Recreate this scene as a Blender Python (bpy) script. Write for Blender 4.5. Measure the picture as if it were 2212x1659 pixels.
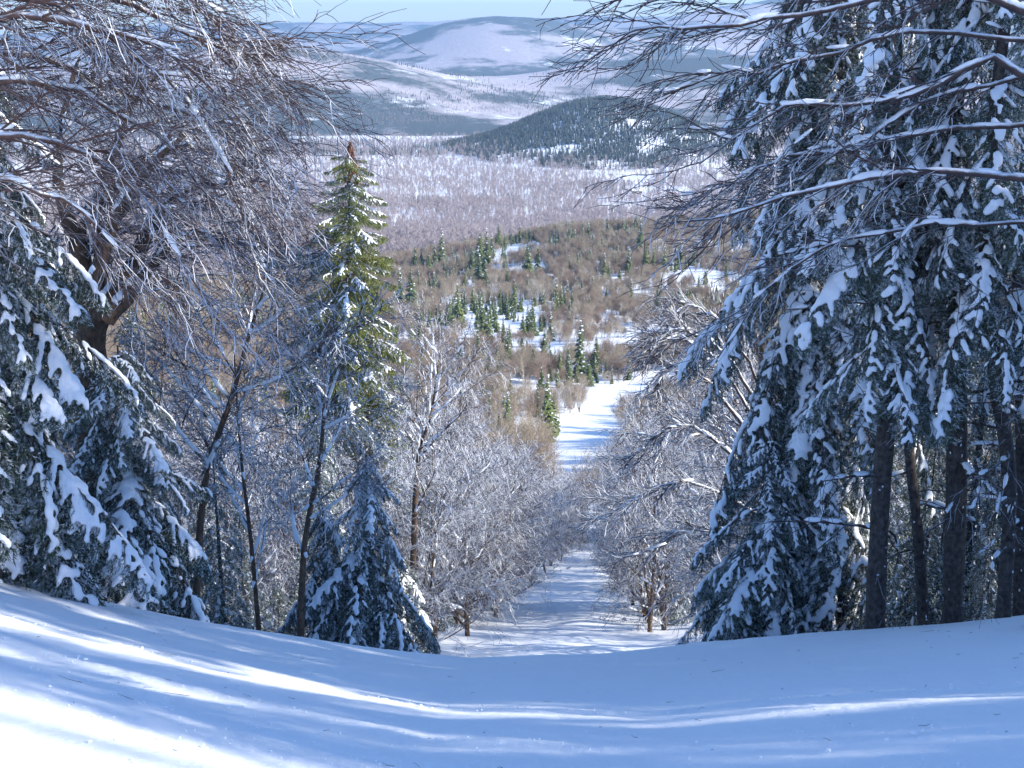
import bpy, math, random
import numpy as np
from mathutils import Matrix, Vector, Euler

for o in list(bpy.data.objects):
    bpy.data.objects.remove(o)
SC = bpy.context.scene
COL = SC.collection

# ------------------------------------------------------------------ camera
F_PX = 1300.0                      # focal length in pixels of a 1024 px wide frame
PITCH = math.radians(15.65)
cam_d = bpy.data.cameras.new('camera')
cam_d.sensor_width = 36.0
cam_d.lens = 36.0 * F_PX / 1024.0
cam_d.clip_start = 0.05
cam_d.clip_end = 60000
cam = bpy.data.objects.new('camera', cam_d)
COL.objects.link(cam)
cam.location = (0, 0, 0)
cam.rotation_euler = (math.pi / 2 - PITCH, 0, 0)
SC.camera = cam

# ------------------------------------------------------------------ sky, sun, exposure
SUN_EL = math.radians(30)
SUN_AZ = math.radians(106)         # clockwise from the viewing direction (+Y): to the right, a little behind
world = bpy.data.worlds.new('World')
SC.world = world
world.use_nodes = True
wn = world.node_tree
sky = wn.nodes.new('ShaderNodeTexSky')
sky.sky_type = 'NISHITA'
sky.sun_disc = False
sky.sun_elevation = SUN_EL
sky.sun_rotation = SUN_AZ
sky.altitude = 800
sky.air_density = 1.0
sky.dust_density = 0.35
sky.ozone_density = 4.0
bg = wn.nodes['Background']
wn.links.new(sky.outputs[0], bg.inputs[0])
bg.inputs[1].default_value = 0.15

sun_d = bpy.data.lights.new('sun', 'SUN')
sun_d.energy = 4.6
sun_d.angle = math.radians(0.5)
sun_d.color = (1.0, 0.87, 0.68)
sun = bpy.data.objects.new('sun', sun_d)
COL.objects.link(sun)
SUN_DIR = Vector((math.sin(SUN_AZ) * math.cos(SUN_EL), math.cos(SUN_AZ) * math.cos(SUN_EL), math.sin(SUN_EL)))
sun.rotation_euler = SUN_DIR.to_track_quat('Z', 'Y').to_euler()
sun.location = SUN_DIR * 80

SC.view_settings.view_transform = 'Standard'
SC.view_settings.look = 'None'
SC.view_settings.gamma = 1.0
SC.view_settings.exposure = 0.95
SC.view_settings.use_white_balance = True
SC.view_settings.white_balance_temperature = 5700
SC.view_settings.use_curve_mapping = False
SC.cycles.max_bounces = 6
SC.cycles.diffuse_bounces = 3
SC.cycles.glossy_bounces = 2
SC.cycles.volume_bounces = 0
SC.cycles.use_denoising = True
SC.cycles.use_adaptive_sampling = True
SC.cycles.adaptive_threshold = 0.01

# ------------------------------------------------------------------ helpers
def lerp(a, b, t): return a + (b - a) * t
def sstep(a, b, x):
    t = np.clip((x - a) / (b - a), 0, 1)
    return t * t * (3 - 2 * t)

def _hash(ix, iy, seed):
    h = (ix.astype(np.int64) * 374761393 + iy.astype(np.int64) * 668265263 + seed * 974634) & 0xffffffff
    h = ((h ^ (h >> 13)) * 1274126177) & 0xffffffff
    h = (h ^ (h >> 16)) & 0xffffffff
    return h / 4294967295.0

def vnoise(x, y, seed=0):
    x = np.asarray(x, float); y = np.asarray(y, float)
    ix = np.floor(x); iy = np.floor(y)
    fx = x - ix; fy = y - iy
    fx = fx * fx * fx * (fx * (fx * 6 - 15) + 10); fy = fy * fy * fy * (fy * (fy * 6 - 15) + 10)
    a = _hash(ix, iy, seed); b = _hash(ix + 1, iy, seed)
    c = _hash(ix, iy + 1, seed); d = _hash(ix + 1, iy + 1, seed)
    return lerp(lerp(a, b, fx), lerp(c, d, fx), fy) * 2 - 1

def fbm(x, y, seed=0, oct=4):
    s = 0.0; a = 1.0; n = 0.0
    for i in range(oct):
        s = s + a * vnoise(x * 2 ** i + 17.3 * i, y * 2 ** i - 9.1 * i, seed + i)
        n += a; a *= 0.5
    return s / n

CP, SP = math.cos(PITCH), math.sin(PITCH)
def ray(px, py):                       # pixel of the 1024x768 frame -> direction with y = 1
    a = (px - 512) / F_PX; b = (384 - py) / F_PX
    v = np.array([a, CP + b * SP, -SP + b * CP])
    return v / v[1]
def at(px, py, d): return ray(px, py) * d
K1 = 1024.0 / 2211.0
def atd(dx, dy, d): return at(dx * K1, dy * K1, d)     # coordinates of the 2211 px wide view of the photo
def project(p):
    p = np.asarray(p, float)
    f = p[..., 1] * CP - p[..., 2] * SP
    u = p[..., 1] * SP + p[..., 2] * CP
    return 512 + F_PX * p[..., 0] / f, 384 - F_PX * u / f

# ------------------------------------------------------------------ terrain heights
_PY = np.array([-60, -25, -8, 0, 6.2, 10, 12.5, 14, 16, 20, 27, 35, 60, 100, 150, 250, 330, 400, 550, 700, 850, 920, 1100, 1400, 2000, 2400, 3200, 5200, 9000, 30000.])
_PZ = np.array([16, 5.2, .6, -1.7, -3.95, -5.55, -6.62, -7.30, -8.6, -11.2, -14.9, -18.3, -28.4, -42.7, -59, -84.6, -98, -107.4, -124, -135, -141, -145, -188, -220, -243, -252, -285, -305, -310, -310.])
def _slopes(x, y):
    h = np.diff(x); dl = np.diff(y) / h; m = np.zeros_like(y)
    m[0] = dl[0]; m[-1] = dl[-1]
    for i in range(1, len(x) - 1):
        if dl[i - 1] * dl[i] > 0:
            w1 = 2 * h[i] + h[i - 1]; w2 = h[i] + 2 * h[i - 1]
            m[i] = (w1 + w2) / (w1 / dl[i - 1] + w2 / dl[i])
    return m
_PM = _slopes(_PY, _PZ)
def profile(y):
    y = np.clip(y, _PY[0], _PY[-1])
    i = np.clip(np.searchsorted(_PY, y) - 1, 0, len(_PY) - 2)
    h = _PY[i + 1] - _PY[i]; t = (y - _PY[i]) / h
    return ((1 + 2 * t) * (1 - t) ** 2 * _PZ[i] + t * (1 - t) ** 2 * h * _PM[i] + t * t * (3 - 2 * t) * _PZ[i + 1] + t * t * (t - 1) * h * _PM[i + 1])
def trail_x(y): return np.interp(y, [0, 14, 35, 60, 100, 150, 250, 330, 400], [0, .4, 1.2, 3.1, 7.2, 20, 11, 31, 54])
def trail_w(y): return np.interp(y, [0, 14, 35, 60, 100, 150, 250, 330, 400], [5, 4.4, 4.1, 3.4, 2.2, 4, 6, 8, 8])

def gauss(x, y, cx, cy, sx, sy, amp, p=2.0):
    r = np.sqrt(((x - cx) / sx) ** 2 + ((y - cy) / sy) ** 2)
    return amp * np.exp(-0.5 * r ** p)

def HT(x, y):
    x = np.asarray(x, float); y = np.asarray(y, float)
    # the edge where the near slope rolls over wanders a little
    yy = y - np.where((y > 4) & (y < 30), 1, 0) * 0.35 * np.sin(x * 0.55 + 1.0) * sstep(4, 13, y) * (1 - sstep(17, 30, y))
    z = profile(yy)
    z = z - gauss(x, y, .8, 12.6, 2.0, 2.6, .16)
    dx = x - trail_x(y)
    bl = 0.15 * np.clip(-x - 0.5, 0, 9) ** 1.25 * (1 - sstep(15, 22, y))
    br = 0.10 * np.clip(x - 1.0, 0, 9) ** 1.25 * (1 - sstep(15, 22, y))
    side = np.clip(np.abs(dx) - trail_w(y), 0, 12)
    z = z + (bl + br) + sstep(16, 24, y) * 0.10 * side * (1 - sstep(200, 500, y))
    # rolls and soft bumps
    z = z + 0.05 * fbm(x * .35, y * .35, 3, 3) * (1 - sstep(12, 18, y)) * sstep(2, 5, y)
    on_tr = np.exp(-(dx / (trail_w(y) * 1.2)) ** 2)
    z = z + sstep(19, 26, y) * (1 - sstep(120, 220, y)) * on_tr * (0.28 * fbm(x * .28, y * .42, 11, 2) + 0.10 * fbm(x * .9, y * 1.1, 12, 2))
    z = z + sstep(18, 30, y) * (1 - on_tr) * (1 - sstep(150, 400, y)) * 0.5 * fbm(x * .22, y * .22, 21, 3)
    # middle distance
    z = z + sstep(130, 300, y) * (1 - sstep(950, 1300, y)) * 4.0 * fbm(x * .012, y * .012, 31, 3)
    z = z + sstep(420, 900, y) * (1 - sstep(930, 1200, y)) * np.where(x < 40, .20 * np.clip(x - 40, -220, 0), .05 * np.clip(x - 40, 0, 330))
    z = z + sstep(1050, 1500, y) * (10 * fbm(x * .0022, y * .0022, 41, 4))
    # dark wooded hill
    z = z + gauss(x, y, 165, 2850, 145, 300, 90, 2.0) + gauss(x, y, 330, 2850, 130, 260, 26, 2.0)
    # left hill with the cliffs, lavender slope right, far hills
    f = sstep(3300, 4200, y)
    z = z + gauss(x, y, -1050, 4500, 620, 520, 165, 2.2) + gauss(x, y, -560, 4300, 420, 420, 62, 2.2)
    z = z + gauss(x, y, 1000, 5200, 950, 560, 165, 2.4) + gauss(x, y, 395, 5600, 180, 250, 26)
    z = z + gauss(x, y, -100, 8600, 540, 900, 205, 2.1) + gauss(x, y, 750, 8900, 850, 900, 140, 2.2) + gauss(x, y, -500, 9000, 420, 700, 80)
    z = z + gauss(x, y, 2500, 10500, 1250, 1200, 450, 2.3)
    z = z + gauss(x, y, -2600, 10500, 1000, 900, 150) + gauss(x, y, -1500, 16500, 3500, 1500, 255, 2.6) + gauss(x, y, -3800, 14000, 1500, 1200, 200)
    z = z + gauss(x, y, 5200, 15000, 3000, 2200, 380)
    z = z + f * (16 * fbm(x * .0012, y * .0012, 51, 4) + sstep(6000, 9000, y) * 55 * fbm(x * .0009, y * .0009, 55, 5))
    return z

def HZ(x, y): return float(HT(np.array([x]), np.array([y]))[0])

def hit(px, py, y0=20.0, y1=12000.0):          # where the view ray of a pixel meets the terrain
    r = ray(px, py)
    ys = np.exp(np.linspace(math.log(y0), math.log(y1), 2500))
    d = r[2] * ys - HT(r[0] * ys, ys)
    i = np.argmax(d < 0)
    if d[i] >= 0: i = len(ys) - 1
    a, b = ys[max(i - 1, 0)], ys[i]
    for _ in range(20):
        m = (a + b) / 2
        if r[2] * m - HZ(r[0] * m, m) < 0: b = m
        else: a = m
    return np.array([r[0] * b, b, HZ(r[0] * b, b)])

# ------------------------------------------------------------------ mesh building
def mesh_np(name, V, faces, mats=None, smooth=False):
    """faces: list of int arrays (n,3) or (n,4)"""
    me = bpy.data.meshes.new(name)
    V = np.ascontiguousarray(V, dtype=np.float32)
    me.vertices.add(len(V)); me.vertices.foreach_set('co', V.ravel())
    faces = [np.asarray(f, dtype=np.int32) for f in faces if len(f)]
    loops = np.concatenate([f.ravel() for f in faces]) if faces else np.zeros(0, np.int32)
    sizes = np.concatenate([np.full(len(f), f.shape[1], np.int32) for f in faces]) if faces else np.zeros(0, np.int32)
    starts = np.concatenate([[0], np.cumsum(sizes)[:-1]]).astype(np.int32) if len(sizes) else np.zeros(0, np.int32)
    me.loops.add(len(loops)); me.loops.foreach_set('vertex_index', loops)
    me.polygons.add(len(sizes)); me.polygons.foreach_set('loop_start', starts); me.polygons.foreach_set('loop_total', sizes)
    me.polygons.foreach_set('use_smooth', np.full(len(sizes), smooth, dtype=bool))
    if mats:
        for m in (mats if isinstance(mats, (list, tuple)) else [mats]): me.materials.append(m)
    me.update(calc_edges=True)
    me.validate()
    return me

class Geo:
    def __init__(s): s.V = []; s.F = []; s.n = 0
    def add(s, V, *F):
        V = np.asarray(V, float).reshape(-1, 3)
        s.V.append(V)
        for f in F:
            if len(f): s.F.append(np.asarray(f) + s.n)
        s.n += len(V); return s
    def merge(s, g, M=None):
        if not g.n: return s
        V = np.concatenate(g.V)
        if M is not None:
            M = np.asarray(M); V = V @ M[:3, :3].T + M[:3, 3]
        return s.add(V, *g.F)
    def mesh(s, name, mats, smooth=False):
        if not s.n: s.V = [np.zeros((0, 3))]
        q = [f for f in s.F if f.shape[1] == 4]; t = [f for f in s.F if f.shape[1] == 3]
        fs = []
        if q: fs.append(np.concatenate(q))
        if t: fs.append(np.concatenate(t))
        return mesh_np(name, np.concatenate(s.V), fs, mats, smooth)

def norm(v):
    return v / np.maximum(np.linalg.norm(v, axis=-1, keepdims=True), 1e-9)

def tubes(g, P, R, S=3, tip=True):
    """P (n,K,3), R (n,K) -> tubes whose flat face looks up when S == 3"""
    P = np.asarray(P, float); R = np.asarray(R, float)
    n, K = P.shape[:2]
    T = norm(np.gradient(P, axis=1))
    up = np.zeros_like(T); up[..., 2] = 1
    steep = np.abs(T[..., 2]) > .96
    up[steep] = (1, 0, 0)
    side = norm(np.cross(T, up)); upv = np.cross(side, T)
    ang = np.arange(S) * 2 * math.pi / S + math.pi / 6
    ring = P[:, :, None, :] + R[:, :, None, None] * (np.cos(ang)[None, None, :, None] * side[:, :, None, :] + np.sin(ang)[None, None, :, None] * upv[:, :, None, :])
    base = (np.arange(n) * K * S)[:, None, None] + (np.arange(K - 1) * S)[None, :, None]
    j = np.arange(S)[None, None, :]; j2 = (np.arange(S) + 1) % S
    a = base + j; b = base + j2[None, None, :]
    g.add(ring.reshape(-1, 3), np.stack([a, b, b + S, a + S], -1).reshape(-1, 4))

def poly_interp(P, R, idx, t):
    K = P.shape[1]
    f = np.clip(t, 0, 1) * (K - 1); i = np.minimum(f.astype(int), K - 2); u = (f - i)[:, None]
    a = P[idx, i]; b = P[idx, i + 1]
    r = R[idx, i] * (1 - u[:, 0]) + R[idx, i + 1] * u[:, 0]
    return a * (1 - u) + b * u, norm(b - a), r

def sprout(rng, P, R, m, t0=.2, t1=1., ang=(35, 55), length=(.5, 1.), K=4, trop=(0, 0, 0), wander=.12, rfac=.6, rmin=.004, rtip=.35, bias=None, lenpow=0.0, flat=0.0, rmax=1e9):
    n = len(P); idx = np.repeat(np.arange(n), m)
    t = t0 + (t1 - t0) * (np.tile((np.arange(m) + .5) / m, n) + rng.uniform(-.5, .5, n * m) / m)
    p, T, r = poly_interp(P, R, idx, t)
    perp = rng.normal(size=T.shape); perp[:, 2] *= (1 - flat)
    perp = norm(perp - (perp * T).sum(1, keepdims=True) * T)
    a = np.radians(rng.uniform(ang[0], ang[1], n * m))[:, None]
    d = np.cos(a) * T + np.sin(a) * perp
    if bias is not None: d = norm(d + np.asarray(bias))
    L = rng.uniform(length[0], length[1], n * m) * (1 - lenpow * t)
    Q = np.zeros((n * m, K, 3)); Q[:, 0] = p
    trop = np.asarray(trop, float)
    for k in range(1, K):
        d = norm(d + trop / (K - 1) + wander * rng.normal(size=d.shape))
        Q[:, k] = Q[:, k - 1] + d * (L / (K - 1))[:, None]
    r0 = np.minimum(np.maximum(r * rfac, rmin), rmax)
    RR = r0[:, None] * (1 - (1 - rtip) * np.linspace(0, 1, K)[None, :])
    return Q, RR

def slivers(g, A, B, w, rng):
    """one thin triangle for every twig A->B"""
    d = norm(B - A); s = norm(np.cross(d, norm(rng.normal(size=d.shape))))
    V = np.stack([A - s * w[:, None] * .5, A + s * w[:, None] * .5, B], 1).reshape(-1, 3)
    g.add(V, np.arange(len(V)).reshape(-1, 3))

def spline(pts, K):
    """Catmull-Rom through control points -> K points"""
    P = np.asarray(pts, float); P = np.vstack([2 * P[0] - P[1], P, 2 * P[-1] - P[-2]])
    n = len(P) - 3; out = []
    for s in np.linspace(0, n - 1e-6, K):
        i = int(s); t = s - i
        a, b, c, d = P[i:i + 4]
        out.append(.5 * (2 * b + (c - a) * t + (2 * a - 5 * b + 4 * c - d) * t * t + (3 * b - a - 3 * c + d) * t ** 3))
    return np.array(out)

def icosphere(sub):
    t = (1 + 5 ** .5) / 2
    V = [(-1, t, 0), (1, t, 0), (-1, -t, 0), (1, -t, 0), (0, -1, t), (0, 1, t), (0, -1, -t), (0, 1, -t), (t, 0, -1), (t, 0, 1), (-t, 0, -1), (-t, 0, 1)]
    F = [(0, 11, 5), (0, 5, 1), (0, 1, 7), (0, 7, 10), (0, 10, 11), (1, 5, 9), (5, 11, 4), (11, 10, 2), (10, 7, 6), (7, 1, 8), (3, 9, 4), (3, 4, 2), (3, 2, 6), (3, 6, 8), (3, 8, 9), (4, 9, 5), (2, 4, 11), (6, 2, 10), (8, 6, 7), (9, 8, 1)]
    V = [np.array(v) / np.linalg.norm(v) for v in V]
    for _ in range(sub):
        c = {}; NF = []
        def mid(a, b):
            k = (min(a, b), max(a, b))
            if k not in c:
                v = V[a] + V[b]; V.append(v / np.linalg.norm(v)); c[k] = len(V) - 1
            return c[k]
        for a, b, d in F:
            x, y, z = mid(a, b), mid(b, d), mid(d, a)
            NF += [(a, x, z), (b, y, x), (d, z, y), (x, y, z)]
        F = NF
    return np.array(V), np.array(F)
ICO0, ICO1 = icosphere(0), icosphere(1)

def blobs(g, C, S, ico=ICO1, rng=None, rough=.0, D=None):
    """ellipsoids at C (n,3) with radii S (n,3); D: long axis direction"""
    V, F = ico; n = len(C)
    if not n: return
    X = V[None] * S[:, None, :]
    if rng is not None and rough: X = X * (1 + rough * rng.normal(size=(n, len(V), 1)))
    if D is not None:
        d = norm(D); up = np.zeros_like(d); up[:, 2] = 1
        s = norm(np.cross(up, d)); u = np.cross(d, s)
        X = X[..., 0:1] * d[:, None] + X[..., 1:2] * s[:, None] + X[..., 2:3] * u[:, None]
    X = X + C[:, None]
    g.add(X.reshape(-1, 3), (F[None] + (np.arange(n) * len(V))[:, None, None]).reshape(-1, 3))

def remeshed(g, voxel, smooth=4, ratio=1.0):
    """merge overlapping lumps of snow into one skin"""
    me = g.mesh('tmp', None)
    o = bpy.data.objects.new('tmp', me); COL.objects.link(o)
    m = o.modifiers.new('r', 'REMESH'); m.mode = 'VOXEL'; m.voxel_size = voxel
    s = o.modifiers.new('s', 'SMOOTH'); s.factor = .5; s.iterations = smooth
    if ratio < 1:
        d = o.modifiers.new('d', 'DECIMATE'); d.ratio = ratio
    dg = bpy.context.evaluated_depsgraph_get()
    ev = o.evaluated_get(dg).to_mesh()
    V = np.zeros(len(ev.vertices) * 3); ev.vertices.foreach_get('co', V)
    ev.calc_loop_triangles()
    T = np.zeros(len(ev.loop_triangles) * 3, np.int32); ev.loop_triangles.foreach_get('vertices', T)
    out = Geo(); out.add(V.reshape(-1, 3), T.reshape(-1, 3))
    bpy.data.objects.remove(o); bpy.data.meshes.remove(me)
    return out

def obj(name, me, parent=None):
    o = bpy.data.objects.new(name, me); COL.objects.link(o)
    if parent is not None:
        o.parent = parent
        if name in ('snow', 'dead_branches', 'twigs', 'cones'): o['kind'] = 'stuff'
    return o
def thing(name, label, cat, loc=(0, 0, 0), rotz=0., group=None, scale=1.):
    o = bpy.data.objects.new(name, None); COL.objects.link(o)
    o.empty_display_size = .2
    o.location = loc; o.rotation_euler = (0, 0, rotz)
    o.scale = (scale, scale, scale) if not hasattr(scale, '__len__') else scale
    o['label'] = label; o['category'] = cat
    if group: o['group'] = group
    return o

# ------------------------------------------------------------------ materials
def mat(name):
    m = bpy.data.materials.new(name); m.use_nodes = True
    nt = m.node_tree; b = nt.nodes['Principled BSDF']
    return m, nt, b
def N(nt, t, **kw):
    n = nt.nodes.new(t)
    for k, v in kw.items():
        if k.startswith('_'): n.inputs[k[1:]].default_value = v
        else: setattr(n, k, v)
    return n
def ramp(nt, src, stops):
    r = nt.nodes.new('ShaderNodeValToRGB'); e = r.color_ramp.elements
    while len(e) < len(stops): e.new(.5)
    for i, (p, c) in enumerate(stops):
        e[i].position = p; e[i].color = (c[0], c[1], c[2], 1) if hasattr(c, '__len__') else (c, c, c, 1)
    nt.links.new(src, r.inputs[0]); return r
def mixc(nt, fac, a, b):
    m = nt.nodes.new('ShaderNodeMix'); m.data_type = 'RGBA'
    for s, v in ((0, fac), (6, a), (7, b)):
        if hasattr(v, 'is_output') or hasattr(v, 'links'): nt.links.new(v, m.inputs[s])
        else: m.inputs[s].default_value = v if s == 0 else (v[0], v[1], v[2], 1)
    return m.outputs[2]
def math_n(nt, op, a, b=None, clamp=False):
    m = nt.nodes.new('ShaderNodeMath'); m.operation = op; m.use_clamp = clamp
    for i, v in ((0, a), (1, b)):
        if v is None: continue
        if hasattr(v, 'links'): nt.links.new(v, m.inputs[i])
        else: m.inputs[i].default_value = v
    return m.outputs[0]

SNOW_C = (.87, .885, .91)
def snow_mat(name, scale=14., strength=.25, dist=.02):
    m, nt, b = mat(name)
    b.inputs['Base Color'].default_value = (*SNOW_C, 1); b.inputs['Roughness'].default_value = .75
    b.inputs['Specular IOR Level'].default_value = .25
    tc = N(nt, 'ShaderNodeTexCoord'); n = N(nt, 'ShaderNodeTexNoise', _Scale=scale, _Detail=5.)
    nt.links.new(tc.outputs['Object'], n.inputs['Vector'])
    bp = N(nt, 'ShaderNodeBump', _Strength=strength, _Distance=dist)
    nt.links.new(n.outputs[0], bp.inputs['Height']); nt.links.new(bp.outputs[0], b.inputs['Normal'])
    return m
M_SNOWPACK = snow_mat('snow_clump', 22., .25, .01)

def ground_mat():
    m, nt, b = mat('snow_surface')
    b.inputs['Roughness'].default_value = .7; b.inputs['Specular IOR Level'].default_value = .25
    g = N(nt, 'ShaderNodeNewGeometry')
    n1 = N(nt, 'ShaderNodeTexNoise', _Scale=11., _Detail=8., _Roughness=.72)
    n2 = N(nt, 'ShaderNodeTexNoise', _Scale=.7, _Detail=4.)
    for n in (n1, n2): nt.links.new(g.outputs['Position'], n.inputs['Vector'])
    c = mixc(nt, n2.outputs[0], (.85, .87, .90), (.90, .905, .92))
    nt.links.new(c, b.inputs['Base Color'])
    bp = N(nt, 'ShaderNodeBump', _Strength=.55, _Distance=.03)
    nt.links.new(n1.outputs[0], bp.inputs['Height']); nt.links.new(bp.outputs[0], b.inputs['Normal'])
    return m
M_GROUND = ground_mat()

def far_mat():
    """hillsides too far off to tell trees apart: bare hardwood, dark conifers, open snow"""
    m, nt, b = mat('far_forest_cover')
    b.inputs['Roughness'].default_value = .95; b.inputs['Specular IOR Level'].default_value = 0.
    g = N(nt, 'ShaderNodeNewGeometry')
    def nz(s, d=5., r=.55):
        n = N(nt, 'ShaderNodeTexNoise', _Scale=s, _Detail=d, _Roughness=r); nt.links.new(g.outputs['Position'], n.inputs['Vector']); return n.outputs[0]
    big = nz(.0011, 4., .5); mid = nz(.006, 5., .6); fine = nz(.05, 4., .75); fine2 = nz(.11, 3., .7)
    hard = mixc(nt, fine, (.30, .26, .27), (.66, .62, .65))
    con = mixc(nt, fine2, (.045, .06, .065), (.16, .18, .18))
    k = math_n(nt, 'ADD', math_n(nt, 'MULTIPLY', big, .9), math_n(nt, 'MULTIPLY', mid, .45))
    k = math_n(nt, 'ADD', k, math_n(nt, 'MULTIPLY', fine, .18))
    cm = ramp(nt, k, [(.71, 0.), (.80, 1.)])
    col = mixc(nt, cm.outputs[0], hard, con)
    sm = ramp(nt, math_n(nt, 'ADD', math_n(nt, 'MULTIPLY', nz(.0035, 3., .5), .7), math_n(nt, 'MULTIPLY', nz(.02, 3., .5), .3)), [(.60, 0.), (.66, .8)])
    col = mixc(nt, sm.outputs[0], col, (.84, .86, .9))
    nt.links.new(col, b.inputs['Base Color'])
    bp = N(nt, 'ShaderNodeBump', _Strength=.6, _Distance=8.)
    nt.links.new(fine, bp.inputs['Height']); nt.links.new(bp.outputs[0], b.inputs['Normal'])
    return m
M_FAR = far_mat()

def bark_mat(name, c0, c1, frost=0., th=(.25, .6), rough=.75, spec=.2, scale=(6., 6., 1.5), bump=.6):
    m, nt, b = mat(name)
    b.inputs['Roughness'].default_value = rough; b.inputs['Specular IOR Level'].default_value = spec
    tc = N(nt, 'ShaderNodeTexCoord'); mp = N(nt, 'ShaderNodeMapping'); mp.inputs['Scale'].default_value = scale
    nt.links.new(tc.outputs['Object'], mp.inputs[0])
    n = N(nt, 'ShaderNodeTexNoise', _Scale=3., _Detail=6., _Roughness=.65); nt.links.new(mp.outputs[0], n.inputs['Vector'])
    r = ramp(nt, n.outputs[0], [(.3, c0), (.7, c1)])
    col = r.outputs[0]
    if frost:
        g = N(nt, 'ShaderNodeNewGeometry'); sx = N(nt, 'ShaderNodeSeparateXYZ'); nt.links.new(g.outputs['Normal'], sx.inputs[0])
        n2 = N(nt, 'ShaderNodeTexNoise', _Scale=9., _Detail=3.); nt.links.new(tc.outputs['Object'], n2.inputs['Vector'])
        k = math_n(nt, 'ADD', sx.outputs[2], math_n(nt, 'MULTIPLY', math_n(nt, 'SUBTRACT', n2.outputs[0], .5), 1.1))
        f = ramp(nt, k, [(th[0], 0.), (th[1], frost)])
        col = mixc(nt, f.outputs[0], col, (.80, .83, .88))
    nt.links.new(col, b.inputs['Base Color'])
    if bump:
        bp = N(nt, 'ShaderNodeBump', _Strength=bump, _Distance=.02); nt.links.new(n.outputs[0], bp.inputs['Height']); nt.links.new(bp.outputs[0], b.inputs['Normal'])
    return m
M_BARK = bark_mat('dark_fir_bark', (.018, .015, .014), (.125, .105, .092), scale=(7., 7., 5.), bump=1.)
M_BARK_OLD = bark_mat('old_birch_bark', (.035, .027, .024), (.19, .125, .08), frost=.0, scale=(5., 5., 3.))
M_BARK_BIRCH = bark_mat('pale_birch_bark', (.20, .16, .12), (.55, .48, .38), scale=(4., 4., 18.))
M_TWIG = bark_mat('frosted_twig', (.030, .022, .024), (.10, .062, .050), frost=.85, th=(.12, .65), rough=.45, spec=.4, bump=0)
M_TWIG_DEAD = bark_mat('dead_branch_bark', (.025, .02, .02), (.085, .065, .055), frost=.45, th=(.6, 1.1), bump=0)
M_TWIG_RED = bark_mat('red_brown_twig', (.045, .024, .020), (.13, .068, .05), frost=.85, th=(.12, .7), rough=.4, spec=.4, bump=0)
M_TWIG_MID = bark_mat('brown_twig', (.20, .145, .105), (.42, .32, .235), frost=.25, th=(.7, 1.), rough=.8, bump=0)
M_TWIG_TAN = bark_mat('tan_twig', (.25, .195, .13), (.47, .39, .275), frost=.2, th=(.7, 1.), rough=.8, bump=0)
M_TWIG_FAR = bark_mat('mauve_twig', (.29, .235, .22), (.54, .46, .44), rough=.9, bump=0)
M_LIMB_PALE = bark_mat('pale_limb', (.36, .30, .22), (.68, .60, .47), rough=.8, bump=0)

def needle_mat(name, c0, c1, frost, th=(.3, .8)):
    m, nt, b = mat(name)
    b.inputs['Roughness'].default_value = .55; b.inputs['Specular IOR Level'].default_value = .3
    g = N(nt, 'ShaderNodeNewGeometry'); oi = N(nt, 'ShaderNodeObjectInfo')
    n = N(nt, 'ShaderNodeTexNoise', _Scale=5., _Detail=4.); nt.links.new(g.outputs['Position'], n.inputs['Vector'])
    k = math_n(nt, 'ADD', math_n(nt, 'MULTIPLY', n.outputs[0], .7), math_n(nt, 'MULTIPLY', oi.outputs['Random'], .3))
    col = ramp(nt, k, [(.3, c0), (.75, c1)]).outputs[0]
    if frost:
        sx = N(nt, 'ShaderNodeSeparateXYZ'); nt.links.new(g.outputs['True Normal'], sx.inputs[0])
        n2 = N(nt, 'ShaderNodeTexNoise', _Scale=11., _Detail=3.); nt.links.new(g.outputs['Position'], n2.inputs['Vector'])
        kk = math_n(nt, 'ADD', math_n(nt, 'ABSOLUTE', sx.outputs[2]), math_n(nt, 'MULTIPLY', math_n(nt, 'SUBTRACT', n2.outputs[0], .5), 1.6))
        f = ramp(nt, kk, [(th[0], 0.), (th[1], frost)])
        col = mixc(nt, f.outputs[0], col, (.74, .79, .84))
    nt.links.new(col, b.inputs['Base Color'])
    return m
M_NEEDLE = needle_mat('frosted_fir_needles', (.026, .046, .032), (.070, .105, .060), .85, (.34, .92))
M_NEEDLE_SUN = needle_mat('green_spruce_needles', (.095, .125, .022), (.250, .270, .060), .4, (.85, 1.3))
M_NEEDLE_MID = needle_mat('dark_spruce_needles', (.050, .072, .022), (.140, .168, .048), .0)
M_NEEDLE_FAR = needle_mat('far_conifer_needles', (.030, .044, .040), (.075, .092, .075), .0)
M_CONES = bark_mat('spruce_cones', (.12, .05, .03), (.26, .13, .08), bump=0)

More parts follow.
